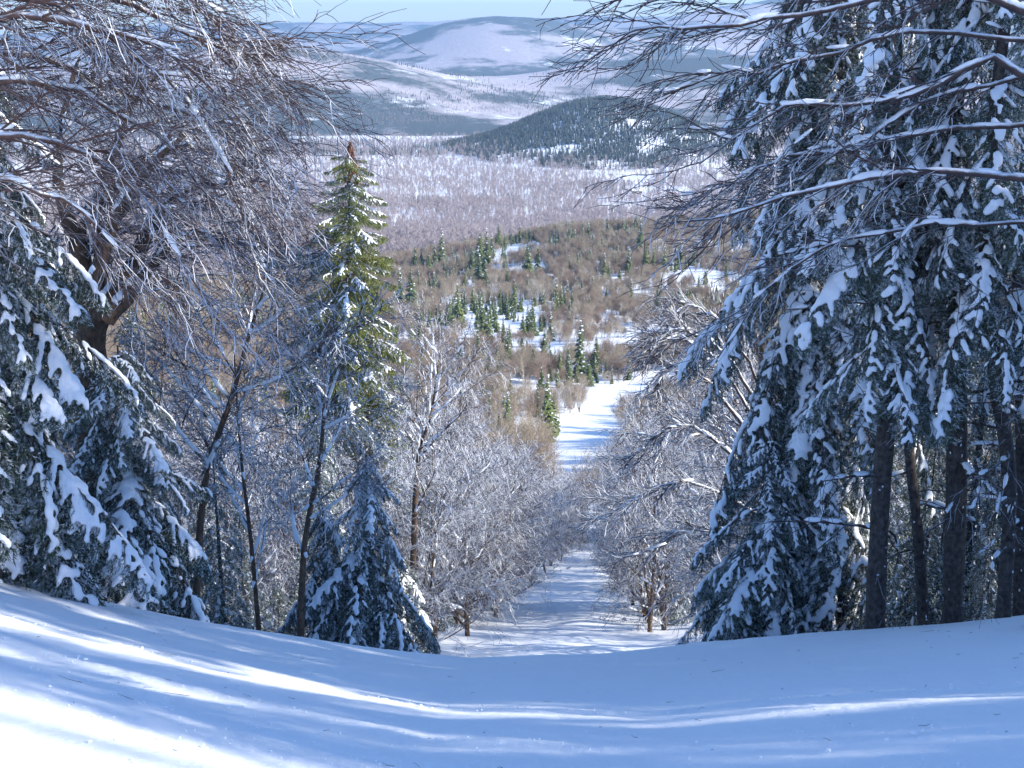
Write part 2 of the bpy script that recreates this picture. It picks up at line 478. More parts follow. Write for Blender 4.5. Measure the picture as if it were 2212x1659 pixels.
# ------------------------------------------------------------------ ground sheets
def build_ground():
    def band(a0, a1, n): return np.linspace(a0, a1, n, endpoint=False)
    ang = np.radians(np.concatenate([band(-180, -60, 26), band(-60, -27, 26), band(-27, 27, 300), band(27, 60, 26), band(60, 180, 27)]))
    r = np.concatenate([np.linspace(.6, 4.5, 14, endpoint=False), np.linspace(4.5, 17, 190, endpoint=False), np.linspace(17, 40, 70, endpoint=False),
                        np.exp(np.linspace(math.log(40), math.log(19000), 250))])
    A, Rr = np.meshgrid(ang, r)
    X = np.sin(A) * Rr; Y = np.cos(A) * Rr
    Z = HT(X, Y)
    # fine relief of the near snow: wind crust, crumbs along old ski tracks
    fade = (1 - sstep(13, 22, Rr)) * sstep(3.5, 5.5, Rr) * (np.abs(A) < math.radians(27))
    s = 0.27 * X + 0.96 * Y
    tr = 0
    for c, w, h in ((8.62, .06, .020), (7.15, .10, .016), (6.25, .10, .016), (5.75, .2, .016)):
        d = s + 0.10 * np.sin(X * .9 + c) - c
        tr = tr + h * np.exp(-(d / w) ** 2) * (.5 + .9 * np.clip(fbm(X * 19, Y * 19, int(c * 10), 2), -.3, 1)) - .4 * h * np.exp(-((d + 2.2 * w) / (1.3 * w)) ** 2)
    cr = np.clip(fbm(X * 11, Y * 11, 71, 3) - .22, 0, 1) * .028 * sstep(.05, .4, fbm(X * .9, Y * .9, 77, 2) + .12 * (s < 6.6))
    Z = Z + fade * (.010 * fbm(X * 2.2, Y * 2.2, 61, 3) + .005 * fbm(X * 9, Y * 9, 63, 2) + tr + cr)
    n, m = Z.shape
    V = np.stack([X, Y, Z], -1).reshape(-1, 3)
    V = np.vstack([V, [[0, 0, HZ(0, 0)]]])
    i = np.arange(n - 1)[:, None] * m; j = np.arange(m)[None]; j2 = (j + 1) % m
    Q = np.stack([i + j, i + m + j, i + m + j2, i + j2], -1)
    fan = np.stack([np.arange(m), (np.arange(m) + 1) % m, np.full(m, n * m)], -1)[:, ::-1]
    rows = np.arange(n - 1)
    cuts = [0, np.searchsorted(r, 130.), np.searchsorted(r, 950.), np.searchsorted(r, 3300.), n - 1]
    names = ['ski_slope', 'lower_slope', 'valley_floor', 'hills']
    for k in range(4):
        q = Q[cuts[k]:cuts[k + 1]].reshape(-1, 4)[:, ::-1]
        used, inv = np.unique(np.concatenate([q.ravel(), fan.ravel()]) if k == 0 else q.ravel(), return_inverse=True)
        qq = inv[:q.size].reshape(-1, 4); fs = [qq]
        if k == 0: fs.append(inv[q.size:].reshape(-1, 3))
        me = mesh_np(names[k], V[used], fs, M_FAR if k == 3 else M_GROUND, True)
        o = obj(names[k], me); o['kind'] = 'structure'
        o['label'] = ['shaded snow covered ski slope falling away between the trees', 'snowy lower slope with pistes cut through the forest', 'snow covered valley floor under the bare woods', 'hazy blue wooded hills along the horizon'][k]
build_ground()

# ------------------------------------------------------------------ fir boughs (2 m long, along +X, drooping)
def make_bough(seed, nb=14, ntw=5, nneed=11, needle=.052, snow=1., droop=.30, hang=.75, wid=1.0, vox=.020, L=2.0):
    rng = np.random.default_rng(seed)
    t = np.linspace(0, 1, 10)
    wig = .05 * np.sin(t * 5 + rng.uniform(0, 6))
    S = np.stack([L * t * (1 - .10 * t * t), wig * t, -droop * L * t ** 1.8 + .03 * np.sin(t * 7)], -1)
    stem = S[None]; rs = (.020 * (1 - .85 * t))[None]
    wood = Geo(); tubes(wood, stem, rs, 4)
    A = []; B = []; AX = []
    tt = np.concatenate([np.linspace(.10, .97, nb), np.linspace(.13, .98, nb)]) + rng.uniform(-.02, .02, 2 * nb)
    sg = np.concatenate([np.ones(nb), -np.ones(nb)])
    p, T, _ = poly_interp(stem, rs, np.zeros(2 * nb, int), tt)
    bl = wid * (1 + .35 * (L > 3)) * (.62 * np.minimum(1, tt / .22) ** .5 * (1 - tt) ** .62 + .13) * rng.uniform(.75, 1.15, 2 * nb)
    lat = np.stack([-T[:, 1], T[:, 0], np.zeros(2 * nb)], -1) * sg[:, None]
    d = norm(T * .75 + lat * .85 + rng.normal(size=T.shape) * .12)
    K = 5; Q = np.zeros((2 * nb, K, 3)); Q[:, 0] = p
    for k in range(1, K):
        d = norm(d + np.array([0, 0, -.30 * hang]) + .07 * rng.normal(size=d.shape))
        Q[:, k] = Q[:, k - 1] + d * (bl / (K - 1))[:, None]
    RQ = np.full((2 * nb, K), .007) * np.linspace(1, .5, K)
    tubes(wood, Q, RQ, 3)
    # twiglets
    idx = np.repeat(np.arange(2 * nb), 2 * ntw)
    u = np.tile((np.arange(2 * ntw) // 2 + .6) / ntw, 2 * nb) + rng.uniform(-.08, .08, len(idx))
    p2, T2, _ = poly_interp(Q, RQ, idx, u)
    s2 = np.tile([1, -1], len(idx) // 2)[:, None]
    lat2 = norm(np.stack([-T2[:, 1], T2[:, 0], np.zeros(len(idx))], -1)) * s2
    d2 = norm(T2 * .7 + lat2 * .6 + np.array([0, 0, -1.]) * hang * rng.uniform(.2, 1.3, (len(idx), 1)) + .18 * rng.normal(size=T2.shape))
    l2 = rng.uniform(.11, .25, len(idx)) * (1.15 - .4 * u)
    e2 = p2 + d2 * l2[:, None]
    A = np.concatenate([p2, Q[:, 1], Q[:, 2], Q[:, 3], S[5:9]]); B = np.concatenate([e2, Q[:, 2], Q[:, 3], Q[:, 4] + (Q[:, 4] - Q[:, 3]) * .3, S[6:10]])
    n = len(A)
    ix = np.repeat(np.arange(n), nneed)
    f = np.tile((np.arange(nneed) + .3) / nneed, n)
    ax = norm(B - A)[ix]
    pos = A[ix] + (B - A)[ix] * f[:, None]
    pr = rng.normal(size=ax.shape); pr = norm(pr - (pr * ax).sum(1, keepdims=True) * ax)
    nd = norm(ax * .8 + pr * .62)
    ll = needle * rng.uniform(.75, 1.2, len(ix))
    sd = norm(np.cross(nd, norm(rng.normal(size=nd.shape)))) * (needle * .15)
    V = np.stack([pos - sd, pos + sd, pos + nd * ll[:, None]], 1).reshape(-1, 3)
    ned = Geo(); ned.add(V, np.arange(len(V)).reshape(-1, 3))
    sn = Geo()
    if snow > 0:
        C = []; R = []; D = []
        ph = rng.uniform(0, 6.28)
        for x in np.arange(.06, 1.0, .068 / L):
            if rng.random() > .62 + .3 * snow * math.sin(x * 9 * L / 2 + ph): continue
            r = .058 * snow ** .5 * rng.uniform(.45, 1.5) * (1.1 - .4 * x)
            pp, TT, _ = poly_interp(stem, rs, np.zeros(1, int), np.array([x]))
            C.append(pp[0] + np.array([0, rng.normal() * .035, r * .25])); R.append((r * 1.3, r * 1.05, r * .55)); D.append(TT[0])
        for i in range(2 * nb):
            if rng.random() > .22 + .45 * snow: continue
            n0 = rng.uniform(.1, .5); n1 = n0 + rng.uniform(.15, .6)
            for x in np.arange(n0, min(n1, 1.0), .11):
                r = .033 * snow ** .5 * rng.uniform(.5, 1.5)
                pp, TT, _ = poly_interp(Q, RQ, np.array([i]), np.array([x]))
                C.append(pp[0] + np.array([0, 0, r * .14])); R.append((r * 1.6, r * .95, r * .52)); D.append(TT[0])
        g = Geo(); blobs(g, np.array(C), np.array(R), ICO1, rng, .10, np.array(D))
        sn = remeshed(g, vox, 3)
    return wood, ned, sn

BOUGHS = []      # meshes for the large trees near the camera: (bough mesh, snow mesh)
RAW = []
for k in range(7):
    w, nd, sn = make_bough(100 + k, snow=[1.2, 1., 1.5, .8, 1.2, 1.1, 1.6][k], droop=[.30, .42, .26, .36, .5, .33, .40][k], hang=[.8, 1.0, .7, .9, 1.1, .8, .9][k])
    g = Geo(); g.merge(w); nw = sum(len(f) for f in g.F); g2 = Geo().merge(nd)
    gg = Geo(); gg.merge(w); gg.merge(nd)
    me = gg.mesh('fir_bough', [M_BARK, M_NEEDLE])
    mi = np.ones(len(me.polygons), np.int32); nq = sum(len(f) for f in w.F); mi[:nq] = 0
    me.polygons.foreach_set('material_index', mi)
    BOUGHS.append((me, sn.mesh('bough_snow', M_SNOWPACK, True)))
LONGB = []     # long boughs of the big right-hand fir
for k in range(4):
    w, nd, sn = make_bough(150 + k, nb=25, ntw=5, nneed=10, snow=[1.7, 1.2, 1.5, 1.0][k], droop=[.30, .42, .36, .5][k], hang=.95, wid=1.05, L=3.6, vox=.024)
    gg = Geo(); gg.merge(w); gg.merge(nd)
    me = gg.mesh('fir_bough', [M_BARK, M_NEEDLE])
    mi = np.ones(len(me.polygons), np.int32); nq = sum(len(f) for f in w.F); mi[:nq] = 0
    me.polygons.foreach_set('material_index', mi)
    LONGB.append((me, sn.mesh('bough_snow', M_SNOWPACK, True)))
# lighter, more open spruce boughs without much snow
SUNB = []
for k in range(5):
    w, nd, sn = make_bough(200 + k, nb=13, ntw=4, nneed=9, needle=.060, snow=[.7, .1, .4, 1.1, .25][k], droop=.22, hang=.95, wid=.9)
    gg = Geo(); gg.merge(w); gg.merge(nd)
    me = gg.mesh('spruce_bough', [M_BARK, M_NEEDLE_SUN])
    mi = np.ones(len(me.polygons), np.int32); nq = sum(len(f) for f in w.F); mi[:nq] = 0
    me.polygons.foreach_set('material_index', mi)
    SUNB.append((me, sn.mesh('bough_snow', M_SNOWPACK, True) if sn.n else None))
# coarse boughs for merged crowns of trees farther down the trail
LOWB = []
for k in range(4):
    w, nd, sn = make_bough(300 + k, nb=8, ntw=3, nneed=5, needle=.10, snow=[.9, .6, 1.2, .8][k], droop=[.3, .45, .35, .5][k], hang=.9, vox=.05)
    LOWB.append((w, nd, sn))

def trunk_mesh(pts, r0, r1, K=14, S=9, m=M_BARK, rough=.05, seed=0):
    P = spline(pts, K) if len(pts) > 2 else np.linspace(pts[0], pts[1], K)
    rng = np.random.default_rng(seed)
    R = np.linspace(r0, r1, K) * (1 + rough * rng.normal(size=K))
    R[0] *= 1.25
    g = Geo(); tubes(g, P[None], R[None], S)
    return g.mesh('trunk', m, True), P, R

def fir(name, label, base, H, rad, n, seed, tmin=.06, lib=BOUGHS, group=None, pitch=(38, -8), top=None, lean=(0, 0), trunk_r=None, sector=None, m=M_BARK, tmax=.985):
    rng = np.random.default_rng(seed)
    t = thing(name, label, 'tree', base, 0, group)
    tr = trunk_r or .011 * H + .02
    me, P, R = trunk_mesh([(0, 0, -.5), (lean[0] * .35, lean[1] * .35, H * .45), (lean[0], lean[1], H)], tr, .012, 12, 8, m, .03, seed)
    obj('trunk', me, t)
    for i in range(n):
        h = tmin + (tmax - tmin) * ((i + rng.uniform(0, .8)) / n) ** .92
        az = i * 2.39996 + rng.uniform(-.45, .45)
        if sector is not None and h < sector[2]:
            az = math.radians(rng.uniform(sector[0], sector[1]))
        L = (rad * (1 - h) ** .75 + .14 * rad) * (rng.uniform(.72, 1.15) if lib is SUNB else rng.choice([rng.uniform(.45, .9), rng.uniform(.8, 1.1), rng.uniform(1.0, 1.4)]))
        pit = math.radians(lerp(pitch[0], pitch[1], h) + (rng.uniform(-9, 9) if lib is SUNB else rng.uniform(-16, 14)))
        p, _, _ = poly_interp(P[None], R[None], np.zeros(1, int), np.array([(h * H + .5) / (H + .5)]))
        long_ = lib is BOUGHS and L > 2.3
        me, sn = (LONGB if long_ else lib)[rng.integers(4)]
        b = obj('bough', me, t)
        b.location = p[0]; b.rotation_euler = (rng.uniform(-.25, .25), pit, az)
        s = L / (3.6 if long_ else 2.0)
        b.scale = (s, max(s, .34) * rng.uniform(.85, 1.1), max(s, .34))
        if sn is not None:
            obj('snow', sn, b)
    return t

def merged_fir(seed, H, rad, n, tmin=.04, pitch=(36, -15)):
    """crown and snow meshes of a fir seen from farther off"""
    rng = np.random.default_rng(seed); cr = Geo(); sn = Geo()
    for i in range(n):
        h = tmin + (.985 - tmin) * ((i + rng.uniform(0, .8)) / n) ** .92
        az = i * 2.39996 + rng.uniform(-.45, .45)
        L = (rad * (1 - h) ** .8 + .13 * rad) * rng.uniform(.7, 1.15); s = L / 2
        M = Matrix.Translation((0, 0, h * H)) @ Euler((rng.uniform(-.2, .2), math.radians(lerp(pitch[0], pitch[1], h) + rng.uniform(-9, 9)), az)).to_matrix().to_4x4() @ Matrix.Diagonal((s, max(s, .4), max(s, .4), 1))
        w, nd, sg = LOWB[rng.integers(len(LOWB))]
        cr.merge(nd, M); sn.merge(sg, M)
    g = Geo(); z = np.linspace(-.4, H, 7)
    tubes(g, np.stack([0 * z, 0 * z, z], -1)[None], np.linspace(.011 * H + .02, .01, 7)[None], 6)
    return g, cr, sn

# ------------------------------------------------------------------ bare trees
def lists(levels):
    g = Geo()
    for Q, R, S in levels: tubes(g, Q, R, S)
    return g

def bare_tree(seed, H, spread=1.0, nl=9, nb=7, nt=6, nq=4, rtw=.006, lean=(0, 0), upness=.35, trunk_r=None, stems=1, t0=.25, droop=-.25):
    """trunk geo, twig geo: a bare hardwood grown level by level"""
    rng = np.random.default_rng(seed)
    tr = trunk_r or .012 * H + .02
    Ps = []; Rs = []
    for s in range(stems):
        a = rng.uniform(0, 6.28); sp = .0 if stems == 1 else .16 * H
        e = np.array([lean[0] + sp * math.cos(a), lean[1] + sp * math.sin(a), H * rng.uniform(.85, 1.)])
        pts = [np.array([0, 0, -.4]), e * .4 + rng.normal(size=3) * .03 * H * np.array([1, 1, 0]), e]
        Ps.append(spline(pts, 9)); Rs.append(np.linspace(tr / stems ** .4, .012, 9))
    P0 = np.array(Ps); R0 = np.array(Rs)
    P1, R1 = sprout(rng, P0, R0, nl, t0, .98, (30, 60), (.26 * H * spread, .48 * H * spread), 6, (0, 0, upness), .10, .55, rtw * 1.6, .3, lenpow=.55)
    P2, R2 = sprout(rng, P1, R1, nb, .2, 1., (28, 58), (.10 * H * spread, .22 * H * spread), 5, (0, 0, droop * .3), .12, .55, rtw * 1.2, .45, flat=.35)
    P3, R3 = sprout(rng, P2, R2, nt, .15, 1., (25, 55), (.045 * H, .11 * H), 4, (0, 0, droop), .14, .6, rtw, .6, flat=.3, rmax=rtw * 1.3)
    tg = lists([(P0, R0, 8), (P1, R1, 5)])
    lv = [(P2, R2, 3), (P3, R3, 3)]
    if nq:
        P4, R4 = sprout(rng, P3, R3, nq, .2, 1., (25, 50), (.02 * H, .05 * H), 3, (0, 0, droop), .12, .8, rtw * .8, .6, flat=.2, rmax=rtw)
        lv.append((P4, R4, 3))
    # lumps of snow lying along the limbs
    sg = Geo(); idx = np.repeat(np.arange(len(P1)), 5); u = rng.uniform(.0, .8, len(idx))
    p, T, r = poly_interp(P1, R1, idx, u)
    keep = (rng.random(len(idx)) < .75) & (np.abs(T[:, 2]) < .9)
    p, T, r = p[keep], T[keep], r[keep]
    blobs(sg, p + np.stack([0 * r, 0 * r, r * .8 + .012], -1), np.stack([rng.uniform(.10, .28, len(r)), r * 1.2 + .022, r * .9 + .022], -1), ICO1, rng, .10, T)
    return tg, lists(lv), sg

def sub_parts(t, tm, cm, sm=None, names=('trunk', 'crown', 'snow')):
    obj(names[0], tm, t); obj(names[1], cm, t)
    if sm is not None: obj(names[2], sm, t)

# ------------------------------------------------------------------ 1. trees near the camera
def ground_at(dx, dy, d):
    p = atd(dx, dy, d); return (p[0], p[1], HZ(p[0], p[1]))
def on_ground(dx, d, py=600):
    r = ray(dx * K1, py); return (r[0] * d, d, HZ(r[0] * d, d))

fir('snowy_fir', 'tall snow-laden fir with drooping boughs at the photo\'s left edge', on_ground(30, 13.4), 6.6, 2.0, 125, 1, lean=(.15, 0), pitch=(52, 10))
fir('snowy_fir', 'low snow-laden fir below the old gnarled birch trunk', on_ground(300, 15.2), 3.6, 1.9, 85, 2, pitch=(50, 5))
fir('snowy_fir', 'dark snowy fir at the left lip of the trail under the green spruce', on_ground(800, 20), 4.4, 2.0, 90, 3, pitch=(50, 22), tmin=.03)
fir('snowy_fir', 'squat snowy fir merging with the dark fir under the green spruce', on_ground(705, 20.5), 3.7, 1.7, 70, 7, pitch=(50, 20), tmin=.03)
fir('snowy_fir', 'low drooping fir at the left corner where the trail drops away', on_ground(870, 21.5), 2.9, 1.5, 55, 8, pitch=(52, 25), tmin=.03)
fir('snowy_fir', 'large fir with heavy white drooping boughs right of the trail', on_ground(1755, 17.0), 15.5, 3.1, 190, 4, lean=(-.35, 0), pitch=(60, 22), tmin=.03)
fir('snowy_fir', 'broad young fir loaded with snow in front of the right-hand trunks', on_ground(1650, 16.5), 3.3, 1.75, 60, 5, pitch=(52, 12))
fir('snowy_fir', 'knee-high fir bowed under snow at the right lip of the trail', on_ground(1545, 17.5), 1.7, 1.0, 30, 6, pitch=(48, 15))

# sunlit green spruce
def sun_spruce():
    d = 42.; b = on_ground(740, d); top = atd(757, 318, d)
    H = top[2] - b[2]
    t = fir('green_spruce', 'sunlit green spruce with reddish cone-hung tip left of the trail', b, H, 3.7, 380, 61, tmin=.05, lib=SUNB, pitch=(36, -5), lean=(top[0] - b[0], 0))
    rng = np.random.default_rng(5)
    n = 130; z = rng.uniform(-1.25, .12, n); a = rng.uniform(0, 6.28, n); r = (.05 + .30 * (-z + .12) / 1.3) * rng.uniform(.3, 1., n)
    C = np.stack([top[0] - b[0] + r * np.cos(a), r * np.sin(a), H + z], -1)
    g = Geo(); blobs(g, C, np.tile([.034, .034, .085], (n, 1)), ICO0, rng, .1)
    obj('cones', g.mesh('cones', M_CONES, True), t)
sun_spruce()

# trunks at the right edge
def trunk_tree(label, pix, d, w0, w1, seed, nlimb=22, boughs=0, m=M_BARK, name='fir_tree', ext=None, bt=(.6, 1.), brad=1.6, zr=(.12, .95)):
    pts = [atd(x, y, d) for x, y in pix]
    base = np.array(pts[0]); base[2] = HZ(base[0], base[1]); pts[0] = base.copy(); pts[0][2] -= .3
    if ext is not None: pts.append(np.array(pts[-1]) + np.array(ext))
    loc = [p - base for p in pts]
    t = thing(name, label, 'tree', base)
    me, P, R = trunk_mesh(loc, w0 / 2, w1 / 2, 22, 12, m, .04, seed)
    obj('trunk', me, t)
    rng = np.random.default_rng(seed)
    g = Geo()
    ti = rng.uniform(.0, .25, 26); ti[9:] = .01; tp, tT, tR = poly_interp(P[None], R[None], np.zeros(26, int), ti)
    ta = rng.uniform(-2.6, -.6, 26); blobs(g, tp + np.stack([np.cos(ta) * tR, np.sin(ta) * tR, 0 * ta], -1) * .95, rng.uniform(.006, .014, (26, 3)) * (1, 1, 1.6), ICO1, rng, .25)
    P1, R1 = sprout(rng, P[None], R[None], nlimb, zr[0], zr[1], (60, 95), (.4, 1.6), 7, (0, 0, -.55), .15, .20, .007, .3)
    P2, R2 = sprout(rng, P1, R1, 5, .2, 1., (25, 60), (.2, .7), 4, (0, 0, -.5), .14, .6, .005, .5)
    P3, R3 = sprout(rng, P2, R2, 3, .2, 1., (25, 55), (.1, .3), 3, (0, 0, -.5), .14, .7, .004, .5)
    obj('dead_branches', lists([(P1, R1, 5), (P2, R2, 3), (P3, R3, 3)]).mesh('dead_branches', M_TWIG_DEAD), t)
    # snow stuck to the trunk and lying on limbs
    idx = np.repeat(np.arange(len(P1)), 4); u = rng.uniform(.05, .9, len(idx))
    p, T, r = poly_interp(P1, R1, idx, u); k = rng.random(len(idx)) < .7
    blobs(g, (p + np.stack([0 * r, 0 * r, r + .012], -1))[k], np.stack([rng.uniform(.05, .14, len(r)), r + .012, r + .014], -1)[k], ICO1, rng, .15, T[k])
    obj('snow', g.mesh('snow', M_SNOWPACK, True), t)
    for i in range(boughs):
        h = bt[0] + (bt[1] - bt[0]) * (i + rng.random()) / boughs
        q, _, _ = poly_interp(P[None], R[None], np.zeros(1, int), np.array([h]))
        bm, sn = BOUGHS[rng.integers(len(BOUGHS))]
        b = obj('bough', bm, t); b.location = q[0]
        b.rotation_euler = (rng.uniform(-.2, .2), math.radians(rng.uniform(25, 55)), i * 2.39996 + rng.uniform(-.4, .4))
        s = brad * rng.uniform(.6, 1.1) / 2; b.scale = (s, s, s)
        obj('snow', sn, b)
    return t
trunk_tree('dark ringed trunk standing nearest the trail at the right-hand lip', [(1892, 1345), (1900, 1100), (1922, 800), (1930, 500), (1925, 200)], 14.0, .23, .17, 11, 18, 34, ext=(0, 0, 3), bt=(.42, 1.))
trunk_tree('thin bent trunk between the two thick dark trunks', [(2005, 1325), (1982, 1150), (1962, 950), (1965, 700), (1985, 450)], 14.6, .14, .10, 12, 16, 8, ext=(.1, 0, 2.5), bt=(.6, 1.))
trunk_tree('thickest straight dark trunk right of the thin bent one', [(2062, 1320), (2066, 1000), (2060, 700), (2045, 430), (2085, 0)], 14.2, .25, .17, 13, 26, 34, ext=(0, 0, 3), bt=(.5, 1.))
trunk_tree('slightly crooked mossy trunk second from the photo\'s right edge', [(2172, 1295), (2180, 1050), (2150, 820), (2130, 600), (2140, 300)], 13.6, .17, .12, 14, 26, 22, ext=(.1, 0, 3), bt=(.5, 1.))
trunk_tree('straight trunk cut by the photo\'s right edge', [(2214, 1292), (2208, 900), (2205, 500)], 15.2, .19, .14, 15, 24, 16, ext=(0, 0, 5), bt=(.5, 1.))

# gnarled old birch and the leaning birches: limbs laid out by hand, twigs grown from them
def hand_tree(name, label, base, trunk, tr, limbs, seed, d2=(1.0, 2.3), n2=20, n3=9, n4=4, trop=(.35, 0, -.55), m_t=M_BARK_OLD, m_w=M_TWIG, rtw=.0048, snowy=1., bias=(0, 0, 0), limb_r=.05, l3=(.35, .85), wander=.09):
    rng = np.random.default_rng(seed); base = np.array(base)
    t = thing(name, label, 'tree', base)
    if trunk is not None:
        me, P, R = trunk_mesh([np.array(p) - base for p in trunk], tr[0], tr[1], 16, 12, m_t, .08, seed)
        obj('trunk', me, t)
    P1 = []; R1 = []
    for lp in limbs:
        r0 = limb_r
        if isinstance(lp, tuple): lp, r0 = lp
        q = spline([np.array(p) - base for p in lp], 14); q = q + rng.normal(size=q.shape) * .02
        P1.append(q); R1.append(np.linspace(r0, .008, 14))
    P1 = np.array(P1); R1 = np.array(R1)
    for i in range(len(P1)):
        g = Geo(); tubes(g, P1[i:i + 1], R1[i:i + 1], 7); obj('limb', g.mesh('limb', m_t if R1[i][0] > .06 else m_w, True), t)
    P2, R2 = sprout(rng, P1, R1, n2, .12, 1., (18, 52), d2, 8, trop, wander, .45, rtw * 1.8, .4, bias=bias, rmax=.016)
    P3, R3 = sprout(rng, P2, R2, n3, .12, 1., (18, 42), l3, 5, np.array(trop) * .8, wander * 1.4, .6, rtw * 1.15, .6, bias=np.array(bias) * .6, rmax=rtw * 1.5)
    P4, R4 = sprout(rng, P3, R3, n4, .2, 1., (20, 48), (.10, .34), 3, np.array(trop) * .5, wander * 1.6, .8, rtw * .85, .7, rmax=rtw)
    obj('twigs', lists([(P2, R2, 3), (P3, R3, 3), (P4, R4, 3)]).mesh('twigs', m_w), t)
    g = Geo(); idx = np.repeat(np.arange(len(P1)), 20); u = rng.uniform(.0, .9, len(idx))
    p, T, r = poly_interp(P1, R1, idx, u); k = (rng.random(len(idx)) < .55 * snowy) & (np.abs(T[:, 2]) < .93)
    q = rng.uniform(.5, 1.25, len(r))
    blobs(g, (p + np.stack([0 * r, 0 * r, r * .85], -1))[k], np.stack([rng.uniform(.05, .24, len(r)), (r * .75 + .010) * q, (r * .6 + .012) * q], -1)[k], ICO1, rng, .16, T[k])
    idx = np.repeat(np.arange(len(P2)), 2); u = rng.uniform(.0, .7, len(idx))
    p, T, r = poly_interp(P2, R2, idx, u); k = (rng.random(len(idx)) < .18 * snowy)
    blobs(g, (p + np.stack([0 * r, 0 * r, r + .008], -1))[k], np.stack([rng.uniform(.05, .14, len(r)), r + .010, r + .010], -1)[k], ICO1, rng, .1, T[k])
    if g.n: obj('snow', g.mesh('snow', M_SNOWPACK, True), t)
    return t
def A(d, *pts): return [atd(x, y, d) for x, y in pts]
def AL(d, *pts): return [atd(x * .84 if 0 < x < 1000 else x, y, d) for x, y in pts]      # sweep of the left-hand limbs

b = on_ground(215, 16.5)
hand_tree('old_birch', 'gnarled old birch with snow-filled crotch behind the left firs', b,
          [np.array(b) - (0, 0, .4), atd(205, 1000, 16.5), atd(195, 820, 16.5), atd(205, 640, 16.5)], (.25, .20),
          [(AL(16.5, (225, 720), (170, 640), (110, 560), (20, 480), (-80, 380)), .16), (AL(16.4, (235, 680), (190, 520), (150, 380), (170, 220), (230, 60)), .13),
           (AL(16.6, (250, 660), (270, 520), (270, 400), (330, 250), (430, 130)), .13), (AL(16.3, (260, 680), (330, 590), (400, 470), (500, 400), (640, 400)), .15),
           (AL(16.2, (275, 690), (350, 620), (420, 540), (520, 500), (600, 560)), .12), (AL(16.0, (240, 640), (300, 470), (380, 380), (480, 290), (640, 250)), .10),
           (AL(16.8, (230, 640), (220, 480), (330, 380), (420, 330), (560, 330)), .09)],
          21, d2=(.5, 1.4), n2=20, n3=7, n4=4, trop=(.35, 0, -.40), bias=(.2, 0, 0), l3=(.2, .6), wander=.13)
bl = (-6.6, 11.5, HZ(-6.6, 11.5))
hand_tree('leaning_birch', 'birch leaning in from outside the left edge with sweeping red-brown twigs', bl,
          [np.array(bl) - (0, 0, .3), np.array(bl) + (.3, 0, 2.2), atd(-330, 250, 11.6), atd(-300, -60, 11.5)], (.16, .09),
          [(AL(11.5, (-320, 330), (-150, 190), (0, 170), (200, 200), (420, 310), (560, 450)), .05), (AL(11.2, (-310, 150), (-100, 70), (80, 40), (300, 70), (500, 160), (640, 270)), .05),
           (AL(11.0, (-320, 420), (-120, 330), (80, 290), (280, 370), (430, 500), (510, 620)), .045), (AL(11.8, (-300, -20), (-60, -60), (180, -30), (400, 30), (560, 100), (720, 115)), .05),
           (AL(10.8, (-320, 480), (-150, 420), (20, 390), (200, 450), (330, 560)), .04), (AL(11.4, (-300, 60), (-50, -10), (150, 20), (330, 110), (520, 260), (600, 400)), .045),
           (AL(11.6, (-300, -80), (-50, -110), (200, -90), (400, -40), (540, 10)), .045), (AL(12.0, (-310, 220), (-100, 130), (100, 120), (300, 200), (520, 260), (660, 380)), .045),
           (AL(12.2, (-300, -60), (0, -110), (300, -70), (500, 10), (620, 110), (760, 190)), .045)],
          22, d2=(.45, 1.2), n2=20, n3=8, n4=4, trop=(.35, 0, -.42), bias=(.22, 0, 0), m_t=M_TWIG_RED, m_w=M_TWIG_RED, rtw=.0040, snowy=.45, l3=(.18, .5), wander=.14)
# leaning snowy birch whose branches hang over from the right
br = on_ground(2260, 12.0)
hand_tree('leaning_birch', 'bare tree reaching in from the top right with long snow-lined branches', br,
          [np.array(br) - (0, 0, .3), atd(2300, 800, 12), atd(2290, 400, 12), atd(2270, 60, 12)], (.15, .08),
          [(A(12, (2285, 180), (2130, 125), (2010, 190), (1850, 225), (1720, 235), (1600, 280), (1520, 350)), .036), (A(11.5, (2280, 60), (2050, -30), (1800, 20), (1600, 50), (1450, 50), (1330, 80)), .04),
           (A(12.2, (2280, 100), (2000, 60), (1800, 110), (1650, 150), (1540, 165), (1460, 190)), .028), (A(11.8, (2290, 400), (2050, 370), (1850, 390), (1700, 420), (1590, 460), (1490, 470)), .04),
           (A(12.4, (2285, 260), (2000, 290), (1800, 330), (1680, 350), (1600, 390), (1520, 420)), .028), (A(11.6, (2270, -20), (1950, -80), (1700, -40), (1500, -10), (1330, 0)), .04),
           (A(12.6, (2290, 480), (2000, 480), (1800, 530), (1680, 600), (1580, 700)), .025), (A(12.3, (2280, 160), (2050, 200), (1850, 300), (1700, 400), (1600, 430)), .025)],
          23, d2=(.35, 1.0), n2=15, n3=5, n4=3, trop=(-.35, 0, -.35), bias=(-.2, 0, 0), m_t=M_TWIG, m_w=M_TWIG, rtw=.0050, l3=(.15, .42), wander=.13, snowy=.8)

